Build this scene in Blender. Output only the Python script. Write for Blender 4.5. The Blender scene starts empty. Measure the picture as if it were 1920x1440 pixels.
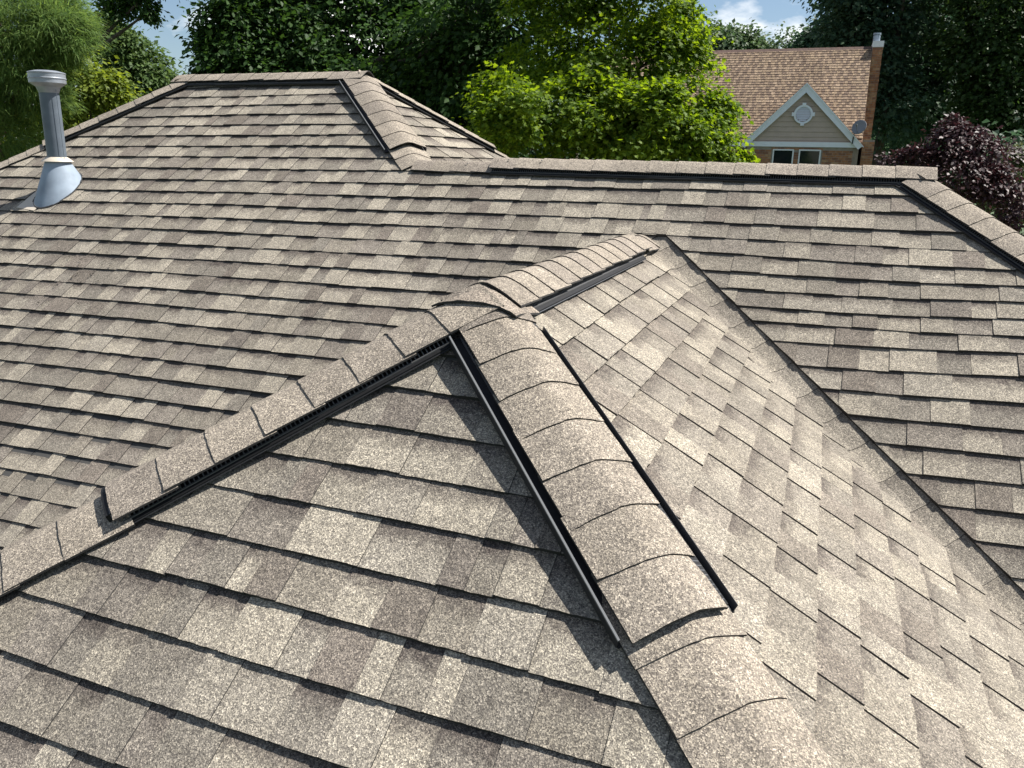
import bpy, math, random
import numpy as np
from mathutils import Vector, Matrix

random.seed(7)
RNG = np.random.default_rng(7)
sc = bpy.context.scene
COL = sc.collection

# ------------------------------------------------------------------ camera
# axes: x = along the courses of the main slope (right), y = away from the camera, z = up; metres
F_PX = 1518.546
CAM_ROWS = ((0.9329655885729451, 0.35940561014458755, 0.02007032474413287),
            (-0.11473280415407669, 0.24405582983356675, 0.9629502248689656),
            (-0.34119143334743984, 0.9007021479495017, -0.2689313044059275))
R_, U_, F_ = (Vector(r) for r in CAM_ROWS)
cam = bpy.data.cameras.new('camera')
cam_ob = bpy.data.objects.new('camera', cam)
COL.objects.link(cam_ob)
m3 = Matrix((R_, U_, -F_)).transposed()
cam_ob.matrix_world = m3.to_4x4()
cam.sensor_width = 36
cam.lens = F_PX / 1920 * 36
cam.clip_start = .05
cam.clip_end = 2000
sc.camera = cam_ob

# ------------------------------------------------------------------ sun and sky
SUN = Vector((.47, .30, .80)).normalized()          # towards the sun
SUN_EL = math.asin(SUN.z)
SUN_AZ = math.atan2(SUN.x, SUN.y)
sun = bpy.data.lights.new('sun', 'SUN')
sun.energy = 5.0
sun.angle = math.radians(.5)
sun.color = (1, .965, .90)
sun_ob = bpy.data.objects.new('sun', sun)
COL.objects.link(sun_ob)
sun_ob.rotation_euler = (-SUN).to_track_quat('-Z', 'Y').to_euler()
sun_ob.location = (10, 6, 25)

w = bpy.data.worlds.new('World')
sc.world = w
w.use_nodes = True
nt = w.node_tree
nt.nodes.clear()
N = nt.nodes.new
sky = N('ShaderNodeTexSky')
sky.sky_type = 'NISHITA'
sky.sun_disc = False
sky.ozone_density = 2.2
sky.dust_density = .6
sky.sun_elevation = SUN_EL
sky.sun_rotation = SUN_AZ
bg = N('ShaderNodeBackground')
bg.inputs[1].default_value = .060
tc = N('ShaderNodeTexCoord')
mp = N('ShaderNodeMapping')
mp.inputs['Scale'].default_value = (1, 1, 2.2)
mp.inputs['Location'].default_value = (5.9, 3.25, .0)
nz = N('ShaderNodeTexNoise')
nz.inputs['Scale'].default_value = 4.2
nz.inputs['Detail'].default_value = 9
nz.inputs['Roughness'].default_value = .55
rp = N('ShaderNodeValToRGB')
rp.color_ramp.elements[0].position = .54
rp.color_ramp.elements[1].position = .66
cl = N('ShaderNodeBackground')
cl.inputs[0].default_value = (1, .985, .96, 1)
cl.inputs[1].default_value = .80
mx = N('ShaderNodeMixShader')
out = N('ShaderNodeOutputWorld')
L = nt.links.new
L(sky.outputs[0], bg.inputs[0])
L(tc.outputs['Generated'], mp.inputs[0])
L(mp.outputs[0], nz.inputs['Vector'])
L(nz.outputs['Fac'], rp.inputs[0])
L(rp.outputs[0], mx.inputs[0])
L(bg.outputs[0], mx.inputs[1])
L(cl.outputs[0], mx.inputs[2])
L(mx.outputs[0], out.inputs[0])

sc.view_settings.view_transform = 'Standard'
sc.view_settings.look = 'None'
sc.view_settings.gamma = 1
sc.view_settings.use_curve_mapping = False
sc.view_settings.exposure = .95
sc.render.engine = 'CYCLES'
sc.cycles.max_bounces = 6
sc.cycles.transparent_max_bounces = 4

# ------------------------------------------------------------------ helpers
def ray(px, py):
    return R_ * ((px - 960) / F_PX) + U_ * ((720 - py) / F_PX) + F_

def at(px, py, d):
    """point seen at that pixel, d metres in front of the camera"""
    return ray(px, py) * d

def tag(o, label=None, cat=None, group=None, kind=None):
    if label: o['label'] = label
    if cat: o['category'] = cat
    if group: o['group'] = group
    if kind: o['kind'] = kind
    return o

def empty(name, loc, rz=0.0):
    o = bpy.data.objects.new(name, None)
    COL.objects.link(o)
    o.location = loc
    o.rotation_euler = (0, 0, rz)
    o.empty_display_size = .3
    return o

def world_of(o):
    m = Matrix.Translation(o.location) @ o.rotation_euler.to_matrix().to_4x4()
    return world_of(o.parent) @ m if o.parent else m

class MB:
    """collects faces; build() links them as one mesh object, vertices given in world space"""
    def __init__(self):
        self.v, self.f, self.col, self.vv = [], [], [], []
    def add(self, verts, faces, col=None, vv=None):
        o = len(self.v)
        self.v += [tuple(p) for p in verts]
        self.f += [tuple(i + o for i in f) for f in faces]
        n = len(verts)
        self.col += ([col] * n if col is not None else [(1, 1, 1, 0)] * n)
        self.vv += (list(vv) if vv is not None else [0.0] * n)
    def box(self, c, ax, ay, az, hx, hy, hz):
        c = Vector(c); ax = Vector(ax); ay = Vector(ay); az = Vector(az)
        vs = [c + ax * (sx * hx) + ay * (sy * hy) + az * (sz * hz) for sz in (-1, 1) for sy in (-1, 1) for sx in (-1, 1)]
        self.add(vs, [(0, 2, 3, 1), (4, 5, 7, 6), (0, 1, 5, 4), (2, 6, 7, 3), (0, 4, 6, 2), (1, 3, 7, 5)])
    def aabox(self, x0, x1, y0, y1, z0, z1):
        self.box(((x0 + x1) / 2, (y0 + y1) / 2, (z0 + z1) / 2), (1, 0, 0), (0, 1, 0), (0, 0, 1), (x1 - x0) / 2, (y1 - y0) / 2, (z1 - z0) / 2)
    def tube(self, pts, rad, seg=8, caps=True):
        pts = [Vector(p) for p in pts]
        o = len(self.v)
        vs, fs = [], []
        for i, p in enumerate(pts):
            d = (pts[min(i + 1, len(pts) - 1)] - pts[max(i - 1, 0)])
            d = d.normalized() if d.length > 1e-9 else Vector((0, 0, 1))
            u = d.cross(Vector((.31, .17, .93)) if abs(d.z) < .9 else Vector((1, 0, 0))).normalized()
            w_ = d.cross(u)
            for k in range(seg):
                a = 2 * math.pi * k / seg
                vs.append(p + (u * math.cos(a) + w_ * math.sin(a)) * rad[i])
        for i in range(len(pts) - 1):
            for k in range(seg):
                k2 = (k + 1) % seg
                fs.append((i * seg + k, i * seg + k2, (i + 1) * seg + k2, (i + 1) * seg + k))
        if caps:
            fs.append(tuple(range(seg))[::-1])
            fs.append(tuple((len(pts) - 1) * seg + k for k in range(seg)))
        self.add(vs, fs)
    def prism(self, poly, off):
        n = len(poly)
        off = Vector(off)
        vs = [Vector(p) for p in poly] + [Vector(p) + off for p in poly]
        self.add(vs, [tuple(range(n))[::-1], tuple(range(n, 2 * n))] + [(i, (i + 1) % n, n + (i + 1) % n, n + i) for i in range(n)])
    def build(self, name, mat, parent=None, smooth=False, attrs=False, edge=None, ntop=None):
        me = bpy.data.meshes.new(name)
        vs = self.v
        if parent:
            inv = np.array(world_of(parent).inverted())
            a = np.array(vs, dtype=float) @ inv[:3, :3].T + inv[:3, 3]
            vs = a.tolist()
        me.from_pydata(vs, [], self.f)
        if attrs:
            ca = me.attributes.new('tint', 'FLOAT_COLOR', 'POINT')
            ca.data.foreach_set('color', np.array(self.col, dtype=np.float32).ravel())
            va = me.attributes.new('vpos', 'FLOAT', 'POINT')
            va.data.foreach_set('value', np.array(self.vv, dtype=np.float32))
        me.materials.append(mat)
        if edge:
            me.materials.append(edge)
            me.polygons.foreach_set('material_index', [0 if t else 1 for t in ntop])
        if smooth:
            me.polygons.foreach_set('use_smooth', [True] * len(me.polygons))
        o = bpy.data.objects.new(name, me)
        COL.objects.link(o)
        if parent: o.parent = parent
        return o

# ------------------------------------------------------------------ materials
def mat_new(name):
    m = bpy.data.materials.new(name)
    m.use_nodes = True
    t = m.node_tree
    b = t.nodes['Principled BSDF']
    return m, t, b

def simple(name, col, rough=.6, metal=0.0, noise=0.0, nscale=8.0, bump=0.0, spec=.5):
    m, t, b = mat_new(name)
    b.inputs['Roughness'].default_value = rough
    b.inputs['Metallic'].default_value = metal
    b.inputs['Specular IOR Level'].default_value = spec
    b.inputs['Base Color'].default_value = (*col, 1)
    if noise or bump:
        g = t.nodes.new('ShaderNodeNewGeometry')
        n = t.nodes.new('ShaderNodeTexNoise')
        n.inputs['Scale'].default_value = nscale
        n.inputs['Detail'].default_value = 6
        t.links.new(g.outputs['Position'], n.inputs['Vector'])
        if noise:
            r = t.nodes.new('ShaderNodeMapRange')
            r.inputs[1].default_value = .3; r.inputs[2].default_value = .7
            r.inputs[3].default_value = 1 - noise; r.inputs[4].default_value = 1 + noise
            t.links.new(n.outputs['Fac'], r.inputs[0])
            x = t.nodes.new('ShaderNodeVectorMath'); x.operation = 'SCALE'
            x.inputs[0].default_value = col
            t.links.new(r.outputs[0], x.inputs['Scale'])
            t.links.new(x.outputs[0], b.inputs['Base Color'])
        if bump:
            bn = t.nodes.new('ShaderNodeBump')
            bn.inputs['Strength'].default_value = bump
            bn.inputs['Distance'].default_value = .01
            t.links.new(n.outputs['Fac'], bn.inputs['Height'])
            t.links.new(bn.outputs[0], b.inputs['Normal'])
    return m

def shingle_material(name, gran=.0027, contrast=1.0):
    """mineral granules: per-piece tint, printed dark band at the top of the lower laminate, random grains"""
    m, t, b = mat_new(name)
    nn, ln = t.nodes.new, t.links.new
    b.inputs['Roughness'].default_value = .92
    b.inputs['Specular IOR Level'].default_value = .12
    g = nn('ShaderNodeNewGeometry')
    tint = nn('ShaderNodeAttribute'); tint.attribute_name = 'tint'
    vp = nn('ShaderNodeAttribute'); vp.attribute_name = 'vpos'
    # band mask
    n1 = nn('ShaderNodeTexNoise'); n1.inputs['Scale'].default_value = 38; n1.inputs['Detail'].default_value = 5
    ln(g.outputs['Position'], n1.inputs['Vector'])
    a1 = nn('ShaderNodeMath'); a1.operation = 'MULTIPLY_ADD'; a1.inputs[1].default_value = .55; a1.inputs[2].default_value = -.27
    ln(n1.outputs['Fac'], a1.inputs[0])
    a2 = nn('ShaderNodeMath'); a2.operation = 'ADD'
    ln(a1.outputs[0], a2.inputs[0]); ln(vp.outputs['Fac'], a2.inputs[1])
    mr = nn('ShaderNodeMapRange'); mr.interpolation_type = 'SMOOTHSTEP'
    mr.inputs[1].default_value = .12; mr.inputs[2].default_value = .62
    mr.inputs[3].default_value = 1; mr.inputs[4].default_value = 0
    ln(a2.outputs[0], mr.inputs[0])
    mm = nn('ShaderNodeMath'); mm.operation = 'MULTIPLY'
    ln(mr.outputs[0], mm.inputs[0]); ln(tint.outputs['Alpha'], mm.inputs[1])
    mix = nn('ShaderNodeMix'); mix.data_type = 'RGBA'
    mix.inputs['B'].default_value = (.078, .067, .062, 1)
    ln(mm.outputs[0], mix.inputs['Factor']); ln(tint.outputs['Color'], mix.inputs['A'])
    # granules
    vo = nn('ShaderNodeTexVoronoi'); vo.inputs['Scale'].default_value = 1 / gran
    ln(g.outputs['Position'], vo.inputs['Vector'])
    sp = nn('ShaderNodeSeparateColor'); ln(vo.outputs['Color'], sp.inputs[0])
    gr = nn('ShaderNodeValToRGB')
    e = gr.color_ramp.elements
    e[0].position = 0; e[0].color = (.40, .39, .40, 1)
    e[1].position = 1; e[1].color = (2.1, 2.04, 1.9, 1)
    for p, c in ((.25, (.68, .66, .65, 1)), (.55, (.98, .96, .93, 1)), (.8, (1.3, 1.26, 1.18, 1))):
        k = gr.color_ramp.elements.new(p); k.color = c
    ln(sp.outputs[0], gr.inputs[0])
    # coarser mottling so that grain still reads further off
    v2 = nn('ShaderNodeTexVoronoi'); v2.inputs['Scale'].default_value = 1 / (gran * 2.3)
    ln(g.outputs['Position'], v2.inputs['Vector'])
    s2 = nn('ShaderNodeSeparateColor'); ln(v2.outputs['Color'], s2.inputs[0])
    m2 = nn('ShaderNodeMapRange'); m2.inputs[3].default_value = .79; m2.inputs[4].default_value = 1.21
    ln(s2.outputs[1], m2.inputs[0])
    n3 = nn('ShaderNodeTexNoise'); n3.inputs['Scale'].default_value = 1.3; n3.inputs['Detail'].default_value = 4
    ln(g.outputs['Position'], n3.inputs['Vector'])
    m3_ = nn('ShaderNodeMapRange'); m3_.inputs[1].default_value = .3; m3_.inputs[2].default_value = .7
    m3_.inputs[3].default_value = .86; m3_.inputs[4].default_value = 1.12
    ln(n3.outputs['Fac'], m3_.inputs[0])
    n4 = nn('ShaderNodeTexNoise'); n4.inputs['Scale'].default_value = 17; n4.inputs['Detail'].default_value = 5; n4.inputs['Roughness'].default_value = .6
    ln(g.outputs['Position'], n4.inputs['Vector'])
    m4_ = nn('ShaderNodeMapRange'); m4_.inputs[1].default_value = .3; m4_.inputs[2].default_value = .7
    m4_.inputs[3].default_value = .86; m4_.inputs[4].default_value = 1.14
    ln(n4.outputs['Fac'], m4_.inputs[0])
    m5 = nn('ShaderNodeMath'); m5.operation = 'MULTIPLY'
    ln(m4_.outputs[0], m5.inputs[0]); ln(m3_.outputs[0], m5.inputs[1])
    m3_ = m5
    pr = nn('ShaderNodeMath'); pr.operation = 'MULTIPLY'
    ln(m2.outputs[0], pr.inputs[0]); ln(m3_.outputs[0], pr.inputs[1])
    c1 = nn('ShaderNodeVectorMath'); c1.operation = 'MULTIPLY'
    ln(mix.outputs['Result'], c1.inputs[0]); ln(gr.outputs[0], c1.inputs[1])
    c2 = nn('ShaderNodeVectorMath'); c2.operation = 'SCALE'
    ln(c1.outputs[0], c2.inputs[0]); ln(pr.outputs[0], c2.inputs['Scale'])
    ln(c2.outputs[0], b.inputs['Base Color'])
    bm = nn('ShaderNodeBump'); bm.inputs['Strength'].default_value = .55; bm.inputs['Distance'].default_value = .0016
    ln(vo.outputs['Distance'], bm.inputs['Height'])
    ln(bm.outputs[0], b.inputs['Normal'])
    return m

def leaf_material(name, dark, light, trans=.45, gloss=.35):
    m, t, b = mat_new(name)
    nn, ln = t.nodes.new, t.links.new
    g = nn('ShaderNodeNewGeometry')
    r = nn('ShaderNodeValToRGB')
    r.color_ramp.elements[0].color = (*dark, 1)
    r.color_ramp.elements[1].color = (*light, 1)
    ln(g.outputs['Random Per Island'], r.inputs[0])
    b.inputs['Roughness'].default_value = .55
    b.inputs['Specular IOR Level'].default_value = gloss
    ln(r.outputs[0], b.inputs['Base Color'])
    tr = nn('ShaderNodeBsdfTranslucent')
    hs = nn('ShaderNodeHueSaturation'); hs.inputs['Hue'].default_value = .485; hs.inputs['Saturation'].default_value = 1.1; hs.inputs['Value'].default_value = 1.5
    ln(r.outputs[0], hs.inputs['Color']); ln(hs.outputs[0], tr.inputs[0])
    ms = nn('ShaderNodeMixShader'); ms.inputs[0].default_value = trans
    ln(b.outputs[0], ms.inputs[1]); ln(tr.outputs[0], ms.inputs[2])
    ln(ms.outputs[0], t.nodes['Material Output'].inputs[0])
    return m

EDGE = simple('asphalt_cut_edge', (.028, .026, .025), .9)
SHINGLE = shingle_material('granule_shingle')
CAPMAT = shingle_material('granule_cap')
VENT = simple('black_vent_plastic', (.009, .009, .010), .6, 0, .25, 60, spec=.25)
SLAT = simple('vent_slat_plastic', (.07, .07, .072), .4)
RAIL = simple('vent_rail_plastic', (.055, .056, .06), .4)
RAIL_SHADED = simple('shaded_rail_plastic', (.022, .022, .024), .5, spec=.3)  # darker copy of the rail plastic, shade put into its colour
RAIL_GLINT = simple('sunlit_rail_grey', (.21, .21, .21), .35)  # lighter rail grey, stands in for sun catching the lip
GALV = simple('galvanised_steel', (.25, .30, .36), .6, .1, .16, 9, .03, .35)
PIPEM = simple('dull_flue_steel', (.115, .138, .165), .5, .1, .22, 7, .03, .4)
GALVC = simple('bright_steel', (.30, .32, .35), .4, .45, .14, 20)
COLLAR = simple('cream_painted_metal', (.50, .44, .36), .5)
SEAL = simple('tar_sealant', (.03, .03, .03), .7)
WALLM = simple('cream_siding', (.55, .5, .42), .7, 0, .06, 3)
WHITE = simple('white_trim_paint', (.74, .75, .77), .5, 0, .04, 4)
GUTTER = simple('white_gutter', (.7, .7, .7), .4)

# ------------------------------------------------------------------ the ground
GZ = -5.9
gb = MB()
gb.add([(-900, -900, GZ), (900, -900, GZ), (900, 900, GZ), (-900, 900, GZ)], [(0, 1, 2, 3)])
tag(gb.build('ground', simple('lawn_grass', (.045, .075, .022), .9, 0, .5, .7, .4)), 'green lawn around the houses', kind='structure')

# ------------------------------------------------------------------ the roof in the foreground
sM, sF, sR = 0.71792, 0.68949, 0.646528
cM, cF, cR, cL = -3.796825, -2.062554, -1.078005, .214101
XE, YT, ZT = -3.735, 6.150, .625       # right end of the upper ridge
XW = -5.46                              # its left end
YR = 5.232                              # lower ridge (z about -0.04)
ZR = sM * YR + cM
XR = .40                                # right end of the lower ridge
EAVE = -3.2
ZTOP = sM * YT + cM

PL = {   # z = k0*x + k1*y + k2
    'main': (0, sM, cM), 'front': (0, sF, cF), 'right': (-sR, 0, cR), 'left': (sR, 0, cL),
    'upper_north': (0, -sM, ZTOP + sM * YT + .065), 'lower_north': (0, -sM, ZR + sM * YR),
    'west': (sR, 0, ZTOP - sR * XW), 'east': (-sR, 0, ZTOP + sR * XE), 'far_right': (-sR, 0, ZR + sR * XR)}

def zof(n, x, y):
    k = PL[n]
    return k[0] * x + k[1] * y + k[2]

def clip(poly, fn):
    out = []
    n = len(poly)
    for i in range(n):
        p, q = poly[i], poly[(i + 1) % n]
        a, c = fn(p), fn(q)
        if a >= 0: out.append(p)
        if (a >= 0) != (c >= 0):
            t = a / (a - c)
            out.append((p[0] + (q[0] - p[0]) * t, p[1] + (q[1] - p[1]) * t))
    return out

class Slope:
    def __init__(self, name, du, rules):
        self.name = name
        k = PL[name]
        self.k = k
        self.s = math.hypot(k[0], k[1])
        self.hyp = math.hypot(1, self.s)
        self.n = Vector((-k[0], -k[1], 1)).normalized()
        self.rules = rules
        self.alongx = k[0] == 0
        self.kk = k[1] if self.alongx else k[0]
    def xy(self, u, l):
        z = l * self.s / self.hyp
        t = (z - self.k[2]) / self.kk
        return (u, t) if self.alongx else (t, u)
    def pt(self, u, l, h):
        x, y = self.xy(u, l)
        return Vector((x, y, l * self.s / self.hyp)) + self.n * h
    def cond(self, o, sign, eps):
        """keep where sign*(z_other - z_self) >= eps"""
        def fn(p):
            x, y = self.xy(*p)
            return sign * (zof(o, x, y) - p[1] * self.s / self.hyp) - eps
        return fn

def vnoise(x, seed):
    """smooth 1-D noise in -1..1"""
    i = math.floor(x); f = x - i
    f = f * f * (3 - 2 * f)
    h = lambda k: math.sin((k * 127.1 + seed * 311.7)) * 43758.5453 % 1 * 2 - 1
    return h(i) * (1 - f) + h(i + 1) * f

LIGHT = [(.270, .246, .207), (.255, .233, .197), (.240, .220, .189), (.262, .239, .202)]
MID = [(.194, .177, .152), (.179, .164, .143), (.204, .185, .157), (.184, .166, .146)]
DARK = [(.150, .133, .116), (.139, .124, .110), (.158, .139, .122)]

PIECES = []      # (screen size, slope name, verts, faces, colour, vpos)
def scr(p):
    d = p.dot(F_)
    if d < .2: return None
    return (960 + F_PX * p.dot(R_) / d, 720 - F_PX * p.dot(U_) / d)

ROW = [0]
def lay(slope, level, u0, u1, k0, k1, rules, seed, widths, tab_h=.0038, step=.013, jag=True, soft=0.0, base=0.0, diag=0.0):
    rnd = random.Random(seed)
    for k in range(k0, k1):
        ROW[0] = k
        u = u0 + rnd.uniform(-.2, 0)
        if diag: u = u0 - .28 + (k * diag) % .28 + rnd.uniform(-.02, .02)
        tabflag = rnd.random() < .5 or bool(diag)
        left_in_shingle = 0
        wob = rnd.uniform(-.002, .002)
        while u < u1:
            w_ = rnd.choice(widths) * rnd.uniform(.85, 1.15)
            ua, ub = u, u + w_
            u = ub
            tabflag = not tabflag if rnd.random() < .86 else tabflag
            c = (ua + ub) / 2
            if left_in_shingle <= 0:
                left_in_shingle = rnd.randint(4, 7); wob = rnd.uniform(-.0025, .0025)
            left_in_shingle -= 1
            la, lb = level(k, ua), level(k, ub)
            ta, tb = level(k - 1, ua), level(k - 1, ub)
            if la >= ta - .03: continue
            wav = .0035 * vnoise(c * 1.1 + k * 7.3, seed) + .002 * vnoise(c * 4.7 + k * 3.1, seed + 1)
            la += wav + wob; lb += wav + wob
            ov = .012
            near = False
            if jag:
                m = slope.pt(c, (la + lb) / 2, 0)
                s0 = scr(m)
                near = s0 is not None and m.length < 3.6 and -200 < s0[0] < 2120 and s0[1] < 1640
            gap = .0003
            nb = max(2, int(w_ / .014)) if near else 2
            bott = []
            for i in range(nb):
                f = i / (nb - 1)
                j = rnd.uniform(-.0011, .0011) if near else 0
                bott.append((ua + gap + (ub - ua - 2 * gap) * f, la + (lb - la) * f + j))
            poly = bott + [(ub - gap, tb + ov), (ua + gap, ta + ov)]
            for fn in rules(c):
                poly = clip(poly, fn)
                if len(poly) < 3: break
            if len(poly) < 3: continue
            hb, ht = (step + tab_h, tab_h) if tabflag else (step, .0008)
            if k > 2: hb += base; ht += base
            hb += .0022 * vnoise(c * 1.7 + k * 5.9, seed + 5) + rnd.uniform(-.0006, .0006)
            sag = .004 * vnoise(c * .7 + k * .37, seed + 9) + .005 * vnoise(c * .31 + k * .13, seed + 13)
            tone = rnd.random()
            band = 0.0
            if tabflag:
                col = rnd.choice(LIGHT) if tone < .42 else rnd.choice(MID) if tone < .84 else rnd.choice(DARK)
                if rnd.random() < .4: band = rnd.uniform(.3, .8)
            else:
                col = rnd.choice(LIGHT) if tone < .40 else rnd.choice(MID)
                band = rnd.uniform(.7, 1.0) if rnd.random() < .85 else .3
            f_ = rnd.uniform(.95, 1.05)
            col = tuple((q * (1 - soft) + r * soft) * f_ for q, r in zip(col, (.228, .206, .177)))
            col = (*col, band * (1 - .6 * soft))
            lt, lbm = (ta + tb) / 2 + ov, (la + lb) / 2
            n = len(poly)
            vs, vv = [], []
            for (uu, ll) in poly:
                v = min(1.0, max(0.0, (lt - ll) / (lt - lbm)))
                vs.append(slope.pt(uu, ll, ht + (hb - ht) * v + sag)); vv.append(v)
            for (uu, ll) in poly:
                vs.append(slope.pt(uu, ll, -.003)); vv.append(min(1.0, max(0.0, (lt - ll) / (lt - lbm))))
            fs = [tuple(range(n))] + [(i, n + i, n + (i + 1) % n, (i + 1) % n) for i in range(n)]
            # how large it shows
            area = 0.0
            sp = [scr(p) for p in vs[:n]]
            if all(q is not None for q in sp):
                cx = sum(q[0] for q in sp) / n; cy = sum(q[1] for q in sp) / n
                if -40 < cx < 1960 and -20 < cy < 1470:
                    area = abs(sum(sp[i][0] * sp[(i + 1) % n][1] - sp[(i + 1) % n][0] * sp[i][1] for i in range(n))) / 2
            PIECES.append((area, slope.name, vs, fs, col, vv, 1))

S = {}
for nme in PL: S[nme] = Slope(nme, None, None)
SM, SF, SRt, SL = S['main'], S['front'], S['right'], S['left']

# --- main slope, left of the wing
def interp(x, xs, ys):
    return float(np.interp(x, xs, ys))
def main_left(k, u):
    return -.143 * k + interp(u, (-11, -6.1, -4, -1.5, -.4, .2, 1.5), (-.66, -.55, -.495, -.451, -.442, -.437, -.437))
ev_m = cM  # plan rules
eaveM = EAVE * SM.hyp / SM.s
ridge_gap = .055
HALF_FAR = lambda p: -.01
def rules_left(c):
    r = [SM.cond('west', 1, .02)]
    if c < -2.75: r += [SM.cond('upper_north', 1, .02), SM.cond('east', 1, .015)]
    else: r += [SM.cond('lower_north', 1, .02), SM.cond('far_right', 1, .02)]
    r += [SM.cond('left', -1, -.05)]
    return r
lay(SM, main_left, -11.5, -.95, -13, 37, rules_left, 11, (.07, .09, .11, .14, .18), soft=.0)
# --- main slope, right of the wing: courses squeezed near the top where the two sides meet
TABR = {-1: (-.298, -.296, -.296, -.296), 0: (-.441, -.436, -.434, -.432), 1: (-.591, -.587, -.584, -.58), 2: (-.722, -.722, -.722, -.715),
        3: (-.848, -.861, -.858, -.845), 4: (-.991, -.986, -.982, -.955), 5: (-1.12, -1.108, -1.096, -1.065),
        6: (-1.237, -1.229, -1.213, -1.181), 7: (-1.343, -1.325, -1.322, -1.292), 8: (-1.47, -1.45, -1.436, -1.399),
        9: (-1.61, -1.595, -1.581, -1.543), 10: (-1.745, -1.73, -1.72, -1.692), 11: (-1.88, -1.868, -1.858, -1.838),
        12: (-2.02, -2.006, -1.997, -1.982), 13: (-2.16, -2.147, -2.137, -2.115)}
def main_right(k, u):
    if k < -1: return interp(u, (-1, .9), (-.298, -.29)) + .143 * (-1 - k)
    if k <= 13: return interp(u, (-.4, .15, .46, .9), TABR[k])
    return interp(u, (-.4, .15, .46, .9), TABR[13]) - .1405 * (k - 13)
def rules_right(c):
    return [SM.cond('lower_north', 1, .02), SM.cond('far_right', 1, .02)] + ([SM.cond('right', -1, .105)] if ROW[0] > 2 else [])
lay(SM, main_right, -.95, 5.6, -3, 38, rules_right, 23, (.12, .15, .18, .21), base=.006, soft=.08)
# --- strip of the wing's shingles folded over the valley on to the main slope
def right_level(k, u):
    return -1.94 - .1435 * k + .004 * math.sin(u * 1.9 + k * 2) + .006 * (u - 2.2)
vr = random.Random(77)
def valley_pt(x, q, lift):
    """x along the valley; q 0 on the wing's slope .. 1 at the cut line on the main slope"""
    y = (-sR * x + cR - cM) / sM
    nx_ = Vector((sM / math.hypot(sM, sR), sR / math.hypot(sM, sR)))      # plan direction across the valley, towards the main slope
    g_ = math.hypot(sM, sR)
    d0, d1 = -.085, .118 / g_
    d = d0 + (d1 - d0) * q
    px, py = x + nx_.x * d, y + nx_.y * d
    zr, zm = -sR * px + cR, sM * py + cM
    k = .018
    z = max(zr, zm) + k * math.log(math.exp(-abs(zr - zm) / k) + 1)
    return Vector((px, py, z + lift))
xv = x0v = -.99
VX = []
for k in range(-8, 26):
    l = right_level(k, 2.5)
    z = l * SRt.s / SRt.hyp
    VX.append((cR - z) / sR)
VX = [x for x in VX if x > -1.0]
VX = [-1.0] + VX
for i in range(len(VX) - 1):
    xa, xb = VX[i], VX[i + 1]
    col = tuple(q * .5 + r * .5 for q, r in zip(vr.choice(LIGHT + MID), (.228, .206, .177)))
    nq = 7
    vs, vv = [], []
    for x, lift, v in ((xa - .01, .001, 0), (xb, .0045, 1)):
        for j in range(nq):
            vs.append(valley_pt(x + vr.uniform(-.002, .002), j / (nq - 1), lift)); vv.append(v)
    fs = [(j, j + 1, nq + j + 1, nq + j)[::-1] for j in range(nq - 1)]
    lo = [p - Vector((0, 0, .014)) for p in vs[nq:]]
    vs += lo; vv += [1] * nq
    fs += [(nq + j, nq + j + 1, 2 * nq + j + 1, 2 * nq + j)[::-1] for j in range(nq - 1)]
    sp = [scr(p) for p in vs[:2 * nq]]
    area = 0
    PIECES.append((area, 'valley', vs, fs, (*col, vr.uniform(0, .4)), vv, nq - 1))
# --- front slope of the wing
def front_level(k, u):
    return -1.169 - .1425 * k - .010 * (u + 1) + .003 * math.sin(u * 2.3 + k)
def rules_front(c):
    return [SF.cond('left', 1, .012), SF.cond('right', 1, .012)]
lay(SF, front_level, -5.6, 3.6, -5, 32, rules_front, 42, (.07, .085, .11, .14, .19), soft=.0, tab_h=.003)
# --- right slope of the wing
def right_level(k, u):
    return -1.94 - .1435 * k + .004 * math.sin(u * 1.9 + k * 2) + .006 * (u - 2.2)
def rules_rt(c):
    return [SRt.cond('front', 1, .012), SRt.cond('main', -1, -.004), SRt.cond('left', 1, .02)]
lay(SRt, right_level, -1.8, 4.9, -8, 28, rules_rt, 57, (.12, .14, .16), tab_h=.0048, soft=.3, diag=.085)
# --- the small east slope, and the slopes on the far side
def plain_level(off, du=0.0):
    return lambda k, u: off - .143 * k
lay(S['east'], plain_level(.55), 5.0, 13, -8, 45, lambda c: [S['east'].cond('main', 1, .02), S['east'].cond('upper_north', 1, .02), S['east'].cond('lower_north', -1, -.01)], 61, (.13, .16, .19, .22))
lay(SL, plain_level(-.9), -1.8, 4.9, -3, 36, lambda c: [SL.cond('front', 1, .012), SL.cond('main', -1, 0), SL.cond('right', 1, .02)], 63, (.2, .26), jag=False)
lay(S['west'], plain_level(.6), .6, 12, -8, 46, lambda c: [S['west'].cond('main', 1, .02), S['west'].cond('upper_north', 1, .02)], 65, (.2, .26), jag=False)
lay(S['upper_north'], plain_level(.6), -11.5, 2.5, -8, 46, lambda c: [S['upper_north'].cond('main', 1, .02), S['upper_north'].cond('west', 1, .02), S['upper_north'].cond('east', 1, .02)], 67, (.2, .26), jag=False)
lay(S['lower_north'], plain_level(-.2), -4, 5.6, -3, 40, lambda c: [S['lower_north'].cond('main', 1, .02), S['lower_north'].cond('far_right', 1, .02), S['lower_north'].cond('east', -1, -.01)], 69, (.2, .26), jag=False)
lay(S['far_right'], plain_level(-.2), .6, 10, -3, 42, lambda c: [S['far_right'].cond('main', 1, .02), S['far_right'].cond('lower_north', 1, .02)], 71, (.2, .26), jag=False)

house = empty('house', (-1.5, 4.0, GZ))
tag(house, 'house whose brown shingled hip roof fills the foreground', 'house')

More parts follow.
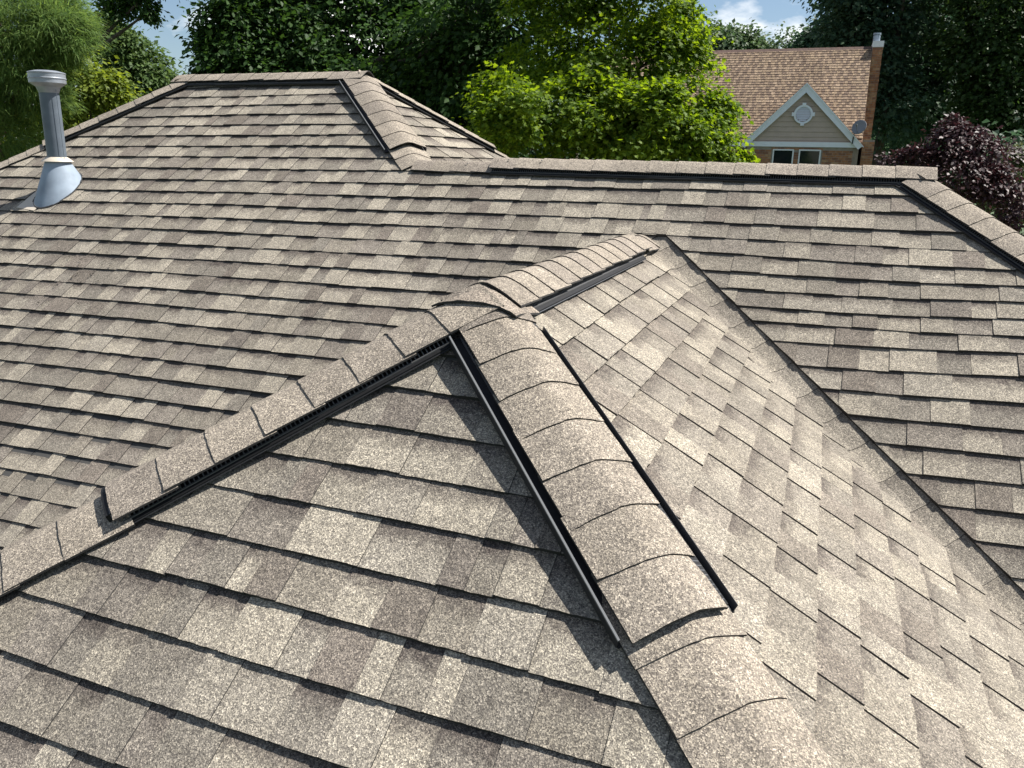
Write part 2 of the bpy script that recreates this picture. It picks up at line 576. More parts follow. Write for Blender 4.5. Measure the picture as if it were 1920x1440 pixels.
PIECES = [p for p in PIECES if max(v[2] for v in p[2]) > EAVE - .02]
PIECES.sort(key=lambda p: -p[0])
for a, nme, vs, fs, col, vv, nt_ in PIECES[:300]:
    b = MB(); b.add(vs, fs, col, vv)
    b.build('shingle', SHINGLE, house, attrs=True, edge=EDGE, ntop=[1] + [0] * (len(fs) - 1))
b = MB()
ntop = []
for a, nme, vs, fs, col, vv, nt_ in PIECES[300:]:
    b.add(vs, fs, col, vv)
    ntop += [1] * nt_ + [0] * (len(fs) - nt_)
tag(b.build('shingle_field', SHINGLE, house, attrs=True, edge=EDGE, ntop=ntop), kind='stuff')

# roof decks under the shingles
DECK = simple('roof_deck_felt', (.05, .048, .045), .9)
def deck(nme, rules, u0, u1, parent):
    s = S[nme]
    l0, l1 = EAVE * s.hyp / s.s, 1.6
    poly = [(u0, l0), (u1, l0), (u1, l1), (u0, l1)]
    for fn in rules: poly = clip(poly, fn)
    if len(poly) < 3: return
    b = MB()
    b.prism([s.pt(u, l, -.03) for u, l in poly], s.n * .026)
    b.build('roof_deck', DECK, parent)
deck('main', [SM.cond('west', 1, 0), SM.cond('upper_north', 1, 0), lambda p: -2.76 - p[0], SM.cond('east', 1, 0)], -13, -2.7, house)
deck('main', [SM.cond('lower_north', 1, 0), SM.cond('far_right', 1, 0), lambda p: p[0] + 2.76], -2.76, 7, house)
deck('front', [SF.cond('left', 1, 0), SF.cond('right', 1, 0)], -7, 5, house)
deck('right', [SRt.cond('front', 1, 0), SRt.cond('main', -1, 0), SRt.cond('left', 1, 0)], -3, 6, house)
deck('left', [SL.cond('front', 1, 0), SL.cond('main', -1, 0), SL.cond('right', 1, 0)], -3, 6, house)
deck('west', [S['west'].cond('main', 1, 0), S['west'].cond('upper_north', 1, 0)], -2, 14, house)
deck('east', [S['east'].cond('main', 1, 0), S['east'].cond('upper_north', 1, 0), S['east'].cond('lower_north', -1, 0)], 4, 14, house)
deck('upper_north', [S['upper_north'].cond('main', 1, 0), S['upper_north'].cond('west', 1, 0), S['upper_north'].cond('east', 1, 0)], -13, 6, house)
deck('lower_north', [S['lower_north'].cond('main', 1, 0), S['lower_north'].cond('far_right', 1, 0), S['lower_north'].cond('east', -1, 0)], -6, 7, house)
deck('far_right', [S['far_right'].cond('main', 1, 0), S['far_right'].cond('lower_north', 1, 0)], -1, 12, house)

# walls below the eaves
yw_ = (EAVE - cF) / sF + .45
xl_, xr_ = (EAVE - cL) / sR + .45, (cR - EAVE) / sR - .45
b = MB()
b.aabox(xl_, xr_, yw_, 2.0, GZ, EAVE - .06)
b.aabox(-10.9, 4.9, 1.3, 9.2, GZ, EAVE - .06)
b.build('wall', WALLM, house)
yf = (EAVE - cF) / sF
b = MB()
b.box(((xl_ + xr_) / 2, yf - .06, EAVE - .05), (1, 0, 0), (0, 1, 0), (0, 0, 1), (xr_ - xl_) / 2 + .5, .06, .06)
b.build('gutter', GUTTER, house)
b = MB()
b.box(((cR - EAVE) / sR + .06, -.4, EAVE - .05), (1, 0, 0), (0, 1, 0), (0, 0, 1), .06, 1.2, .06)
b.build('gutter', GUTTER, house)

# ------------------------------------------------------------------ hip and ridge caps with the vents under them
def side_dirs(d, nL, nR):
    """in-plane directions at right angles to the ridge line, pointing down each side"""
    d = d.normalized()
    a = d.cross(nL).normalized()
    if a.z > 0: a = -a
    c = nR.cross(d).normalized()
    if c.z > 0: c = -c
    return a, c

class Ridge:
    def __init__(self, A, B, left, right):
        """A the lower (or starting) end, B the upper end; left/right slope names seen when looking from A to B"""
        self.A = Vector(A); self.B = Vector(B)
        self.d = (self.B - self.A).normalized()
        self.len = (self.B - self.A).length
        eL, eR = side_dirs(self.d, S[left].n, S[right].n)
        self.m = (eR - eL).normalized()
        self.n = self.m.cross(self.d).normalized()
        if self.n.z < 0: self.n = -self.n
        self.cb = eR.dot(self.m)
        self.sb = -(eR.dot(self.n) + eL.dot(self.n)) / 2
    def p(self, s, u, h, r=.03):
        """s along, u across, h above"""
        return self.A + self.d * s + self.m * (u * self.cb) + self.n * (h - self.sb * (math.sqrt(u * u + r * r) - r))

CAPCOL = [(.248, .220, .188), (.230, .204, .175), (.260, .230, .195), (.218, .193, .168), (.242, .215, .183)]
crnd = random.Random(99)
def cap(rg, s0, ln, raise0, w=.15, r=.045, th=.006, lift=.0058, droop=0.0, skew=0.0, col=None, cu=0.0):
    """one cap shingle: its exposed (thick) end at s0, tucked end at s0 + ln"""
    us = [-1, -.82, -.62, -.42, -.25, -.1, 0, .1, .25, .42, .62, .82, 1]
    col = col or crnd.choice(CAPCOL)
    f = crnd.uniform(.94, 1.06)
    col = (col[0] * f, col[1] * f, col[2] * f, 0.0)
    vs, vv = [], []
    ww = w * crnd.uniform(.975, 1.025)
    sk = skew + crnd.uniform(-.006, .006)
    curl = [crnd.uniform(-.0035, .0035), crnd.uniform(-.0035, .0035)]
    rows = ((0.0, lift), (.5, lift * .55), (1.0, 0.0))
    for top in (1, 0):
        for f_, l_ in rows:
            for u in us:
                h = raise0 + l_ + (0 if top else -th)
                h += droop * (1 - f_) ** 2
                if abs(u) > .8: h += curl[0 if u < 0 else 1] * (abs(u) - .8) * 5
                jag = crnd.uniform(-.0018, .0018) if top else 0
                vs.append(rg.p(s0 + ln * f_ + sk * u + (jag if f_ == 0 else 0), u * ww + cu, h, r))
                vv.append(1.0)
    nu, nr = len(us), len(rows)
    fs = []
    for j in range(nr - 1):
        for i in range(nu - 1):
            a = j * nu + i
            fs.append((a, a + 1, a + nu + 1, a + nu))
    o = nr * nu
    fs += [(i + 1, i, o + i, o + i + 1) for i in range(nu - 1)]                  # exposed end
    for i0, flip in ((0, False), (nu - 1, True)):
        for j in range(nr - 1):
            q = (j * nu + i0, (j + 1) * nu + i0, o + (j + 1) * nu + i0, o + j * nu + i0)
            fs.append(q[::-1] if flip else q)
    for j in range(nr - 1):
        for i in range(nu - 1):
            a = o + j * nu + i
            fs.append((a + nu, a + nu + 1, a + 1, a))
    b = MB(); b.add(vs, fs, col, vv)
    nq = (nr - 1) * (nu - 1)
    return b.build('ridge_cap', CAPMAT, house, smooth=True, attrs=True, edge=EDGE, ntop=[1] * nq + [0] * (len(fs) - nq))

def smooth_fix(o):
    o.data.set_sharp_from_angle(angle=math.radians(35))

def caps(rg, s0, s1, n, raise0, **kw):
    step = (s1 - s0) / n
    c0, c1 = kw.pop('shift', (0, 0))
    for i in range(n):
        smooth_fix(cap(rg, s0 + i * step, step + .035, raise0, cu=c0 + (c1 - c0) * i / n, **kw))

def vent(rg, s0, s1, hv, wv=.122, sides=(-1, 1), rail=(.16, .16), fine=True, rail_h=.020, rmat=None, lip=False):
    top = hv - .012
    b = MB()
    us = [-1, -.7, -.4, -.15, 0, .15, .4, .7, 1]
    vs = []
    for s in (s0, s1):
        for h in (top, top - .005):
            vs += [rg.p(s, u * wv, h, .045) for u in us]
    nu = len(us)
    fs = []
    for k in range(nu - 1):
        fs += [(k, k + 1, 2 * nu + k + 1, 2 * nu + k), (nu + k + 1, nu + k, 3 * nu + k, 3 * nu + k + 1), (k + 1, k, nu + k, nu + k + 1), (2 * nu + k, 2 * nu + k + 1, 3 * nu + k + 1, 3 * nu + k)]
    for e in (0, nu - 1):
        fs.append((e, 2 * nu + e, 3 * nu + e, nu + e))
    b.add(vs, fs)
    # base flange on each side
    for sd in sides:
        rail_u = rail[0 if sd < 0 else 1]
        q = []
        for s in (s0 - .004, s1):
            q += [rg.p(s, sd * .085, .006, .03), rg.p(s, sd * (rail_u + .001), .012, .03), rg.p(s, sd * (rail_u + .001), .016, .03), rg.p(s, sd * .085, .016, .03)]
        b.add(q, [(0, 1, 2, 3), (7, 6, 5, 4), (0, 4, 5, 1), (1, 5, 6, 2), (2, 6, 7, 3), (3, 7, 4, 0)])
        # solid inner wall behind the slats and the end plugs
        q = []
        for s in (s0, s1):
            q += [rg.p(s, sd * .085, .004, .03), rg.p(s, sd * .092, .004, .03), rg.p(s, sd * .092, top - .002, .045), rg.p(s, sd * .085, top - .002, .045)]
        b.add(q, [(0, 1, 2, 3), (7, 6, 5, 4), (0, 4, 5, 1), (1, 5, 6, 2), (2, 6, 7, 3), (3, 7, 4, 0)])
        for s in (s0, s1 - .01):
            q = []
            for ss in (s, s + .01):
                q += [rg.p(ss, sd * .05, .006, .03), rg.p(ss, sd * wv, .006, .03), rg.p(ss, sd * wv, top - .001, .045), rg.p(ss, sd * .05, top - .001, .045)]
            b.add(q, [(0, 1, 2, 3), (7, 6, 5, 4), (0, 4, 5, 1), (1, 5, 6, 2), (2, 6, 7, 3), (3, 7, 4, 0)])
    v = b.build('ridge_vent', VENT, house)
    pitch = .0135 if fine else .03
    for sd in sides:
        rail_u = rail[0 if sd < 0 else 1]
        l = MB()
        n = int((s1 - s0) / pitch)
        for i in range(1, n):
            s = s0 + i * (s1 - s0) / n
            q = []
            for ss in (s - .0016, s + .0016):
                q += [rg.p(ss, sd * .094, .010, .03), rg.p(ss, sd * (wv + .022), .010, .03), rg.p(ss, sd * (wv - .002), top, .045), rg.p(ss, sd * .094, top, .045)]
            l.add(q, [(0, 1, 2, 3), (7, 6, 5, 4), (0, 4, 5, 1), (1, 5, 6, 2), (2, 6, 7, 3), (3, 7, 4, 0)])
        q = []
        for ss in (s0, s1):
            q += [rg.p(ss, sd * (wv + .018), .014, .03), rg.p(ss, sd * (wv + .023), .014, .03), rg.p(ss, sd * (wv + .023), .019, .03), rg.p(ss, sd * (wv + .018), .019, .03)]
        l.add(q, [(0, 1, 2, 3), (7, 6, 5, 4), (0, 4, 5, 1), (1, 5, 6, 2), (2, 6, 7, 3), (3, 7, 4, 0)])
        tag(l.build('vent_slats', SLAT, v), kind='stuff')
        # outer baffle rail, in lengths of about 1.2 m with a small gap
        s = s0
        r_ = MB()
        while s < s1 - .02:
            e = min(s + 1.2, s1)
            q = []
            for ss in (s, e - .003):
                q += [rg.p(ss, sd * rail_u, .010, .03), rg.p(ss, sd * (rail_u + .0028), .010, .03), rg.p(ss, sd * (rail_u + .0058), rail_h, .03), rg.p(ss, sd * (rail_u + .003), rail_h + .0006, .03)]
            r_.add(q, [(0, 1, 2, 3), (7, 6, 5, 4), (0, 4, 5, 1), (1, 5, 6, 2), (2, 6, 7, 3), (3, 7, 4, 0)])
            s = e
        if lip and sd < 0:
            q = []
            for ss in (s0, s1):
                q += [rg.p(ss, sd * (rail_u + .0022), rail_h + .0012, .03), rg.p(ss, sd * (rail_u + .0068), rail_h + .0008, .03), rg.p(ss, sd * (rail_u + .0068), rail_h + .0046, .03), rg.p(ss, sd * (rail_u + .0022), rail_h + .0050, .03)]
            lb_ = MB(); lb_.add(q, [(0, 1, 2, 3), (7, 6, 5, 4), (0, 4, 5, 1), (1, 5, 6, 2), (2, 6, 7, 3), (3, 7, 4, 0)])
            lb_.build('baffle_lip_glint', RAIL_GLINT, v)  # thin pale strip added as a painted glint along the rail top
        r_.build('vent_baffle', (rmat or (RAIL_SHADED, RAIL_SHADED))[0 if sd < 0 else 1], v)
    return v

x3 = (cR - cL) / 2 / sR
z3 = (cR + cL) / 2
y3 = (z3 - cF) / sF
yV = (z3 - cM) / sM
def h4p(y): return ((sF * y + cF - cL) / sR, y, sF * y + cF)
def h5p(y): return ((cR - sF * y - cF) / sR, y, sF * y + cF)
yev = (EAVE - cF) / sF
HV = .0486
K4 = math.sqrt(1 + (sF / sR) ** 2 + sF ** 2)     # metres along the hip per metre of y

# left hip of the wing (seen end-on from the camera its far side is hidden)
h4 = Ridge(h4p(yev), h4p(y3), 'left', 'front')
S4 = lambda y: (y - yev) * K4
caps(h4, S4(1.408 - .0975 * 30), S4(1.600), 32, .014, w=.162, shift=(.006, .006))
vent(h4, S4(1.588), S4(2.255), HV, rail=(.16, .156), rail_h=.012)
caps(h4, S4(1.60), S4(2.35), 8, HV - .010, w=.143, shift=(.016, 0))
# right hip of the wing
h5 = Ridge(h5p(yev), h5p(y3), 'front', 'right')
caps(h5, S4(1.451 - .0955 * 30), S4(1.66), 32, .012, w=.150, shift=(-.018, -.018))
vent(h5, S4(1.605), S4(2.27), HV, rail=(.178, .157), rail_h=.037, rmat=(RAIL_SHADED, RAIL), lip=True)
caps(h5, S4(1.595), S4(2.36), 8, HV - .012, w=.137, shift=(-.026, -.008))
# ridge of the wing
r3 = Ridge((x3, y3, z3), (x3, yV + .2, z3), 'left', 'right')
vent(r3, .03, 4.22 - y3, HV, rail=(.16, .160), rail_h=.013, rmat=(RAIL, RAIL))
caps(r3, .0, 4.36 - y3, 12, HV - .004, w=.155)
caps(r3, 4.34 - y3, 4.88 - y3, 4, .018, w=.15)
# draped caps that join the two hips under the ridge cap
def drape(x0, x1, ya, yb, rise, col, bow=.05, th=.006, k=.022):
    """a cap shingle moulded over the point where ridge and hips meet"""
    nx_, ny_ = 17, 6
    vs = []
    for top in (1, 0):
        for j in range(ny_):
            f = j / (ny_ - 1)
            for i in range(nx_):
                g_ = i / (nx_ - 1) * 2 - 1
                x = x3 + (x0 + x1) / 2 + (x1 - x0) / 2 * g_
                y = ya + (yb - ya) * f + bow * g_ * g_ * (1 - f)
                zs = [sR * x + cL, -sR * x + cR, sF * y + cF]
                m = min(zs)
                z = m - k * math.log(sum(math.exp(-(q - m) / k) for q in zs)) + k * .45
                h = rise + .030 * (1 - f) - (0 if top else th)
                vs.append((x, y, z + h * 1.12 + (crnd.uniform(-.0015, .0015) if top and j == 0 else 0)))
    n_ = nx_ * ny_
    fs = []
    for j in range(ny_ - 1):
        for i in range(nx_ - 1):
            a_ = j * nx_ + i
            fs += [(a_, a_ + 1, a_ + nx_ + 1, a_ + nx_), (n_ + a_ + nx_, n_ + a_ + nx_ + 1, n_ + a_ + 1, n_ + a_)]
    for i in range(nx_ - 1):
        fs.append((i + 1, i, n_ + i, n_ + i + 1))
    for j in range(ny_ - 1):
        a_ = j * nx_; c_ = a_ + nx_ - 1
        fs += [(a_, a_ + nx_, n_ + a_ + nx_, n_ + a_), (c_ + nx_, c_, n_ + c_, n_ + c_ + nx_)]
    b = MB(); b.add(vs, fs, (*col, 0.0), [1.0] * len(vs))
    smooth_fix(b.build('ridge_cap', CAPMAT, house, smooth=True, attrs=True, edge=EDGE, ntop=[1, 0] * ((nx_ - 1) * (ny_ - 1)) + [0] * (nx_ - 1 + 2 * (ny_ - 1))))
drape(-.135, .15, y3 - .10, y3 + .12, HV - .020, (.248, .216, .185), bow=-.0)

# lower main ridge and its right hip
def on_main(x, y): return (x, y, sM * y + cM)
r2 = Ridge((XE + (ZTOP - ZR) / sR - .02, YR, ZR), (XR, YR, ZR), 'lower_north', 'main')
print('r2 from', tuple(r2.A), 'len', r2.len)
vent(r2, .62 + 0.0, r2.len - .04, HV, fine=True)
caps(r2, 0.02, .62, 4, .008)
hx = [r2.len - .0 - .155 * i for i in range(20)]
caps(r2, .60, r2.len + .10, 15, HV - .012, w=.15)
kM = sR / sM
def h3p(t): return (XR + t, YR - kM * t, ZR - sR * t)
tE = (ZR - EAVE) / sR
h3 = Ridge(h3p(tE), h3p(0), 'main', 'far_right')
vent(h3, h3.len - 1.6, h3.len - .05, HV - .010)
caps(h3, h3.len - 1.6, h3.len - .11, 10, HV - .014)
caps(h3, 0, h3.len - 1.6, 36, .006)
# upper ridge and its three visible hips
r1 = Ridge((XE, YT, ZTOP), (XW, YT, ZTOP), 'main', 'upper_north')
vent(r1, .05, r1.len - .05, HV)
caps(r1, -.10, r1.len + .08, 12, HV - .012)
def h1p(t): return (XE + t, YT - kM * t, ZTOP - sR * t)
t1 = (ZTOP - ZR) / sR
h1 = Ridge(h1p(t1), h1p(0), 'main', 'east')
caps(h1, -.05, .26, 2, .008)
vent(h1, .24, h1.len - .04, HV, rail=(.178, .157), rail_h=.037, rmat=(RAIL_SHADED, RAIL), lip=True)
caps(h1, .22, h1.len - .02, 7, HV - .012)
def hwp(t): return (XW - t, YT - kM * t, ZTOP - sR * t)
tw = (ZTOP - EAVE) / sR
hw = Ridge(hwp(tw), hwp(0), 'west', 'main')
vent(hw, hw.len - 1.35, hw.len - .04, HV - .012)
caps(hw, hw.len - 1.35, hw.len - .02, 8, HV - .022)
caps(hw, 0, hw.len - 1.35, 48, .006)
def hep(t): return (XE + t, YT + .085 + kM * t, ZTOP - sR * t)
te = (ZTOP - EAVE) / sR
he = Ridge(hep(te), hep(0), 'east', 'upper_north')
vent(he, he.len - 1.25, he.len - .01, HV - .006)
caps(he, he.len - 1.25, he.len + .03, 8, HV - .014)
caps(he, 0, he.len - 1.25, 48, .006)
hn = Ridge((XW - tw, YT + kM * tw, EAVE), (XW, YT, ZTOP), 'west', 'upper_north')
hf = Ridge((XR + tE, YR + kM * tE, EAVE), (XR, YR, ZR), 'far_right', 'lower_north')
hb_ = MB()
for rg, n in ((hn, 58), (hf, 40)):
    for i in range(n):
        a_, c_ = rg.len * i / n, rg.len * (i + 1) / n + .03
        us_ = (-1, -.5, -.15, 0, .15, .5, 1)
        q = [rg.p(a_, u * .15, .020) for u in us_] + [rg.p(c_, u * .15, .011) for u in us_] + [rg.p(a_, u * .15, .011) for u in us_]
        hb_.add(q, [(j, j + 1, 7 + j + 1, 7 + j) for j in range(6)] + [(j + 1, j, 14 + j, 14 + j + 1) for j in range(6)], (*crnd.choice(CAPCOL), 0.0), [1.0] * 21)
tag(hb_.build('ridge_cap_field', CAPMAT, house, attrs=True), kind='stuff')

# two exposed nail heads on the lower ridge
NAIL = simple('steel_nail', (.25, .24, .22), .35, .8)
for s in (.72, .95, .42):
    b = MB()
    c = r2.p(s, .07, (HV if s > .6 else .02) - .001, .045)
    b.tube([c, c + r2.n * .005], [.006, .005], 8)
    b.build('nail', NAIL, house)

# ------------------------------------------------------------------ flue pipe on the main slope
pb = Vector(on_main(-5.685, 4.86))
flue = empty('flue_pipe', pb)
tag(flue, 'grey metal flue pipe with a bright cap and cone flashing on the shingles', 'vent pipe')
def lathe(prof, c, seg=36, shear=None):
    b = MB()
    vs, fs = [], []
    for (r, z) in prof:
        for k in range(seg):
            a = 2 * math.pi * k / seg
            vs.append(Vector((c.x + r * math.cos(a), c.y + r * math.sin(a), c.z + z)))
    for i in range(len(prof) - 1):
        for k in range(seg):
            k2 = (k + 1) % seg
            fs.append((i * seg + k, i * seg + k2, (i + 1) * seg + k2, (i + 1) * seg + k))
    b.add(vs, fs)
    return b
PR = .069
smooth_fix(lathe([(PR, .05), (PR, .75)], pb).build('pipe', PIPEM, flue, smooth=True))
b = MB(); b.tube([pb + Vector((.3 * PR + .07, -PR * .2, .1)) , pb + Vector((.3 * PR + .07, -PR * .2, .74))], [.002, .002], 6)
b.build('pipe_seam', PIPEM, flue)
smooth_fix(lathe([(PR, .235), (PR + .004, .242), (.112, .212), (.114, .208), (PR, .22)], pb).build('storm_collar', COLLAR, flue, smooth=True))
# cone flashing: round at the top, cut by the slope at the bottom
b = MB()
seg = 40
vs, fs = [], []
nM = S['main'].n
for i in range(7):
    f = i / 6
    for k in range(seg):
        a = 2 * math.pi * k / seg
        ct, st = math.cos(a), math.sin(a)
        rb = .172
        bot = Vector((pb.x + rb * ct, pb.y - .03 + rb * 1.05 * st, 0)); bot.z = sM * bot.y + cM + .012
        top = Vector((pb.x + .088 * ct, pb.y + .088 * st, pb.z + .212))
        p = bot.lerp(top, f)
        vs.append(p)
for i in range(6):
    for k in range(seg):
        k2 = (k + 1) % seg
        fs.append((i * seg + k, i * seg + k2, (i + 1) * seg + k2, (i + 1) * seg + k))
b.add(vs, fs)
smooth_fix(b.build('cone_flashing', GALV, flue, smooth=True))
b = MB()
q = [(-.235, -.215), (-.03, -.235), (.02, .0), (-.19, .02)]
b.prism([Vector(on_main(pb.x + x, pb.y + y)) + nM * .012 for x, y in q], nM * .003)
b.build('base_plate', COLLAR, flue)
b = MB()
for k in range(seg):
    a = 2 * math.pi * k / seg
    if math.sin(a) > .95: continue
    p = Vector((pb.x + .174 * math.cos(a), pb.y - .03 + .183 * math.sin(a), 0)); p.z = sM * p.y + cM + .013
    a2 = 2 * math.pi * (k + 1) / seg
    p2 = Vector((pb.x + .174 * math.cos(a2), pb.y - .03 + .183 * math.sin(a2), 0)); p2.z = sM * p2.y + cM + .013
    rr = .004 + .006 * abs(vnoise(k * .7, 3))
    b.tube([p, p2], [rr, rr], 5)
b.build('sealant_bead', SEAL, flue)
capz = .745
cp = lathe([(PR, capz - .03), (.085, capz + .012), (.120, capz + .034), (.122, capz + .036), (.128, capz + .04), (.128, capz + .066), (.1315, capz + .070), (.1315, capz + .076), (.128, capz + .080), (.128, capz + .106), (.131, capz + .110), (.131, capz + .115), (.126, capz + .118), (.08, capz + .130), (.0, capz + .135)], pb, 44)
smooth_fix(cp.build('rain_cap', GALVC, flue, smooth=True))

# ------------------------------------------------------------------ the neighbouring house
D0 = 27.5
NB = at(1501, 272, D0)                  # middle of the gable's bottom edge
NX, NY, NZ = NB.x, NB.y, NB.z
BRICK = [simple('brick_orange', (.36, .17, .085), .85, 0, .25, 12, .2), simple('brick_brown', (.24, .115, .07), .85, 0, .25, 12, .2),
         simple('brick_buff', (.42, .25, .14), .85, 0, .25, 12, .2)]
MORTAR = simple('mortar', (.30, .26, .22), .9, 0, .15, 6)
SIDING = simple('taupe_siding', (.50, .395, .33), .7, 0, .06, 5)
TRIM = simple('blue_white_trim', (.80, .82, .88), .5, 0, .03, 5)
GLASS = simple('dark_window_glass', (.015, .02, .022), .05)
nh = empty('neighbour_house', (NX, NY + 3, GZ))
tag(nh, 'brick house beyond the ridge with a brown roof and a white trimmed gable', 'house')
GW = 1.84                                # half width of the gable
GH = 1.86                                # its height
EZ = NZ                                  # eave height
b = MB()
b.aabox(NX - 7.5, NX + 1.85, NY + .30, NY + 8.0, GZ, EZ - .02)
b.aabox(NX - 1.75, NX + 1.68, NY + .02, NY + .32, GZ, EZ - .06)
b.build('wall', MORTAR, nh)
# bricks of the bay and of the main wall: joined, each one standing proud of the mortar
def bricks(x0, x1, z0, z1, y, name, mats, face='front', xw=None):
    bs = [MB() for _ in mats]
    rows = int((z1 - z0) / .076)
    for r in range(rows):
        z = z0 + r * .076
        x = x0 - (r % 2) * .105
        while x < x1:
            a, c = max(x, x0), min(x + .2, x1)
            if c - a > .03:
                m = random.choices(range(len(mats)), (.5, .3, .2))[0]
                if face == 'front': bs[m].aabox(a, c, y - .008 - random.random() * .003, y + .01, z, z + .065)
                else: bs[m].aabox(y - .01, y + .008 + random.random() * .003, a, c, z, z + .065)
            x += .21
    for q, m in zip(bs, mats):
        if q.v: tag(q.build(name, m, nh), kind='stuff')
WZ1 = EZ - .14
wins = [(-.88, -.19), (-.03, .68)]
bricks(NX - 1.75, NX - .93, EZ - 1.6, EZ - .1, NY + .02, 'brickwork', BRICK)
bricks(NX + .73, NX + 1.68, EZ - 1.6, EZ - .1, NY + .02, 'brickwork', BRICK)
bricks(NX - .93, NX + .73, EZ - .16, EZ - .08, NY + .02, 'brickwork', BRICK)
bricks(NX - 4.8, NX - 1.75, EZ - 1.6, EZ - .1, NY + .30, 'brickwork', BRICK)
bricks(NX - .19, NX - .03, EZ - 1.6, EZ - .16, NY + .02, 'brickwork', BRICK)
for (a, c) in wins:
    f = MB()
    y = NY - .005
    f.aabox(NX + a, NX + a + .045, y - .02, y + .04, EZ - 1.5, WZ1)
    f.aabox(NX + c - .045, NX + c, y - .02, y + .04, EZ - 1.5, WZ1)
    f.aabox(NX + a + .045, NX + c - .045, y - .02, y + .04, WZ1 - .045, WZ1)
    f.aabox(NX + a + .045, NX + c - .045, y - .02, y + .04, EZ - 1.5, EZ - 1.45)
    wn = f.build('window', WHITE, nh)
    p = MB(); p.aabox(NX + a + .045, NX + c - .045, y + .005, y + .012, EZ - 1.45, WZ1 - .045)
    p.build('pane', GLASS, wn)
    p = MB(); p.aabox(NX + a + .10, NX + a + .10 + .2, y + .0135, y + .016, EZ - 1.45, WZ1 - .05)
    p.build('curtain', simple('grey_curtain', (.12, .12, .12), .9), wn)
# gable: boards, rakes, bottom trim
n_b = 10
for i in range(n_b):
    z0, z1 = EZ + .10 + (GH - .22) * i / n_b, EZ + .10 + (GH - .22) * (i + 1) / n_b - .004
    hw0 = (GW - .12) * (1 - (z0 - EZ) / (GH - .02)); hw1 = (GW - .12) * (1 - (z1 - EZ) / (GH - .02))
    if hw1 < .02: hw1 = .02
    b = MB()
    q = [(NX - hw0, NY + .02, z0), (NX + hw0, NY + .02, z0), (NX + hw1, NY + .038, z1), (NX - hw1, NY + .038, z1)]
    b.prism(q, (0, .05, 0))
    b.build('siding_board', SIDING, nh)
b = MB()
b.aabox(NX - GW + .05, NX + GW - .05, NY - .03, NY + .06, EZ - .06, EZ + .10)
b.build('bottom_trim', TRIM, nh)
for sgn in (-1, 1):
    b = MB()
    d = Vector((sgn * (GW + .10), 0, -(GH + .10))).normalized()
    nrm = Vector((d.z * -sgn, 0, d.x * sgn)) * -1
    if nrm.z > 0: nrm = -nrm
    apex = Vector((NX, NY - .12, EZ + GH + .08))
    low = apex + d * (math.hypot(GW + .10, GH + .10))
    dn = Vector((0, 0, -.26))
    b.prism([apex, low, low + Vector((0, 0, -.10)) + Vector((-sgn * .12, 0, 0)), apex + dn], (0, .035, 0))
    b.build('rake_board', TRIM, nh)
    b = MB()
    ap2 = apex + Vector((0, -.03, .04)); lo2 = low + Vector((sgn * .04, -.03, .0))
    b.prism([ap2, lo2, lo2 + Vector((0, 0, -.04)), ap2 + Vector((0, 0, -.05))], (0, .2, 0))
    b.build('rake_edge', TRIM, nh)
# small roof of the gable running back into the main roof
ROOFN = shingle_material('brown_roof_granules', .012)
MAINS = .92
def nroof_piece(store, p00, du, dv, nrm, w_, l_, col, band):
    p = Vector(p00)
    vs = [p + du * .003, p + du * (w_ - .003), p + du * (w_ - .003) + dv * l_, p + du * .003 + dv * l_]
    h = [.002, .002, .016, .016]
    top = [v + nrm * hh for v, hh in zip(vs, h)]
    bot = [v - nrm * .004 for v in vs]
    store.add(top + bot, [(0, 1, 2, 3)[::-1], (3, 2, 6, 7), (0, 3, 7, 4), (2, 1, 5, 6)], (*col, band), [0, 0, 1, 1, 0, 0, 1, 1])
NL = [(.265, .20, .142), (.24, .178, .128), (.285, .215, .158)]
ND = [(.185, .136, .104), (.165, .12, .092)]
RUN = 3.6
rise = RUN * MAINS
nr = MB()
slope_len = math.hypot(RUN, rise)
dv = Vector((0, -RUN, -rise)).normalized()
nv = Vector((0, -rise, RUN)).normalized()
x0n, x1n = NX - 7.9, NX + 1.93
ey = NY + .02
ridge_pt = Vector((0, ey + RUN, EZ + .14 + rise))
rows = int(slope_len / .14)
for r in range(rows):
    x = x0n - random.random() * .2
    fl = random.random() < .5
    while x < x1n:
        w_ = random.uniform(.08, .17)
        fl = not fl
        a, c = max(x, x0n), min(x + w_, x1n)
        x += w_
        if c - a < .02: continue
        col = random.choice(NL if fl else ND) if random.random() < .8 else random.choice(NL)
        nroof_piece(nr, ridge_pt + Vector((a, 0, 0)) + dv * (r * .14) + nv * .02, Vector((1, 0, 0)), dv, nv, c - a, .15, col, .0 if fl else .8)
roof = MB()
roof.prism([ridge_pt + Vector((x0n, 0, 0)), ridge_pt + Vector((x1n, 0, 0)), ridge_pt + Vector((x1n, 0, 0)) + dv * slope_len, ridge_pt + Vector((x0n, 0, 0)) + dv * slope_len], -nv * .12)
roof.prism([ridge_pt + Vector((x0n, .001, 0)), ridge_pt + Vector((x1n, .001, 0)), ridge_pt + Vector((x1n, RUN, -rise)), ridge_pt + Vector((x0n, RUN, -rise))], -Vector((0, rise, RUN)).normalized() * .12)
rf = roof.build('roof', simple('brown_roof_edge', (.20, .12, .08), .9), nh)
tag(nr.build('roof_shingles', ROOFN, rf, attrs=True), kind='stuff')
b = MB()
for i in range(50):
    x = x0n + (x1n - x0n) * i / 50
    b.prism([ridge_pt + Vector((x, -.13, -.085 + .004 * (i % 2))), ridge_pt + Vector((x + .2, -.13, -.085)), ridge_pt + Vector((x + .2, 0, .055)), ridge_pt + Vector((x, 0, .055 + .006))], (0, .13, -.13))
tag(b.build('ridge_caps', simple('dark_ridge_cap', (.115, .07, .055), .9, 0, .2, 5), rf), kind='stuff')
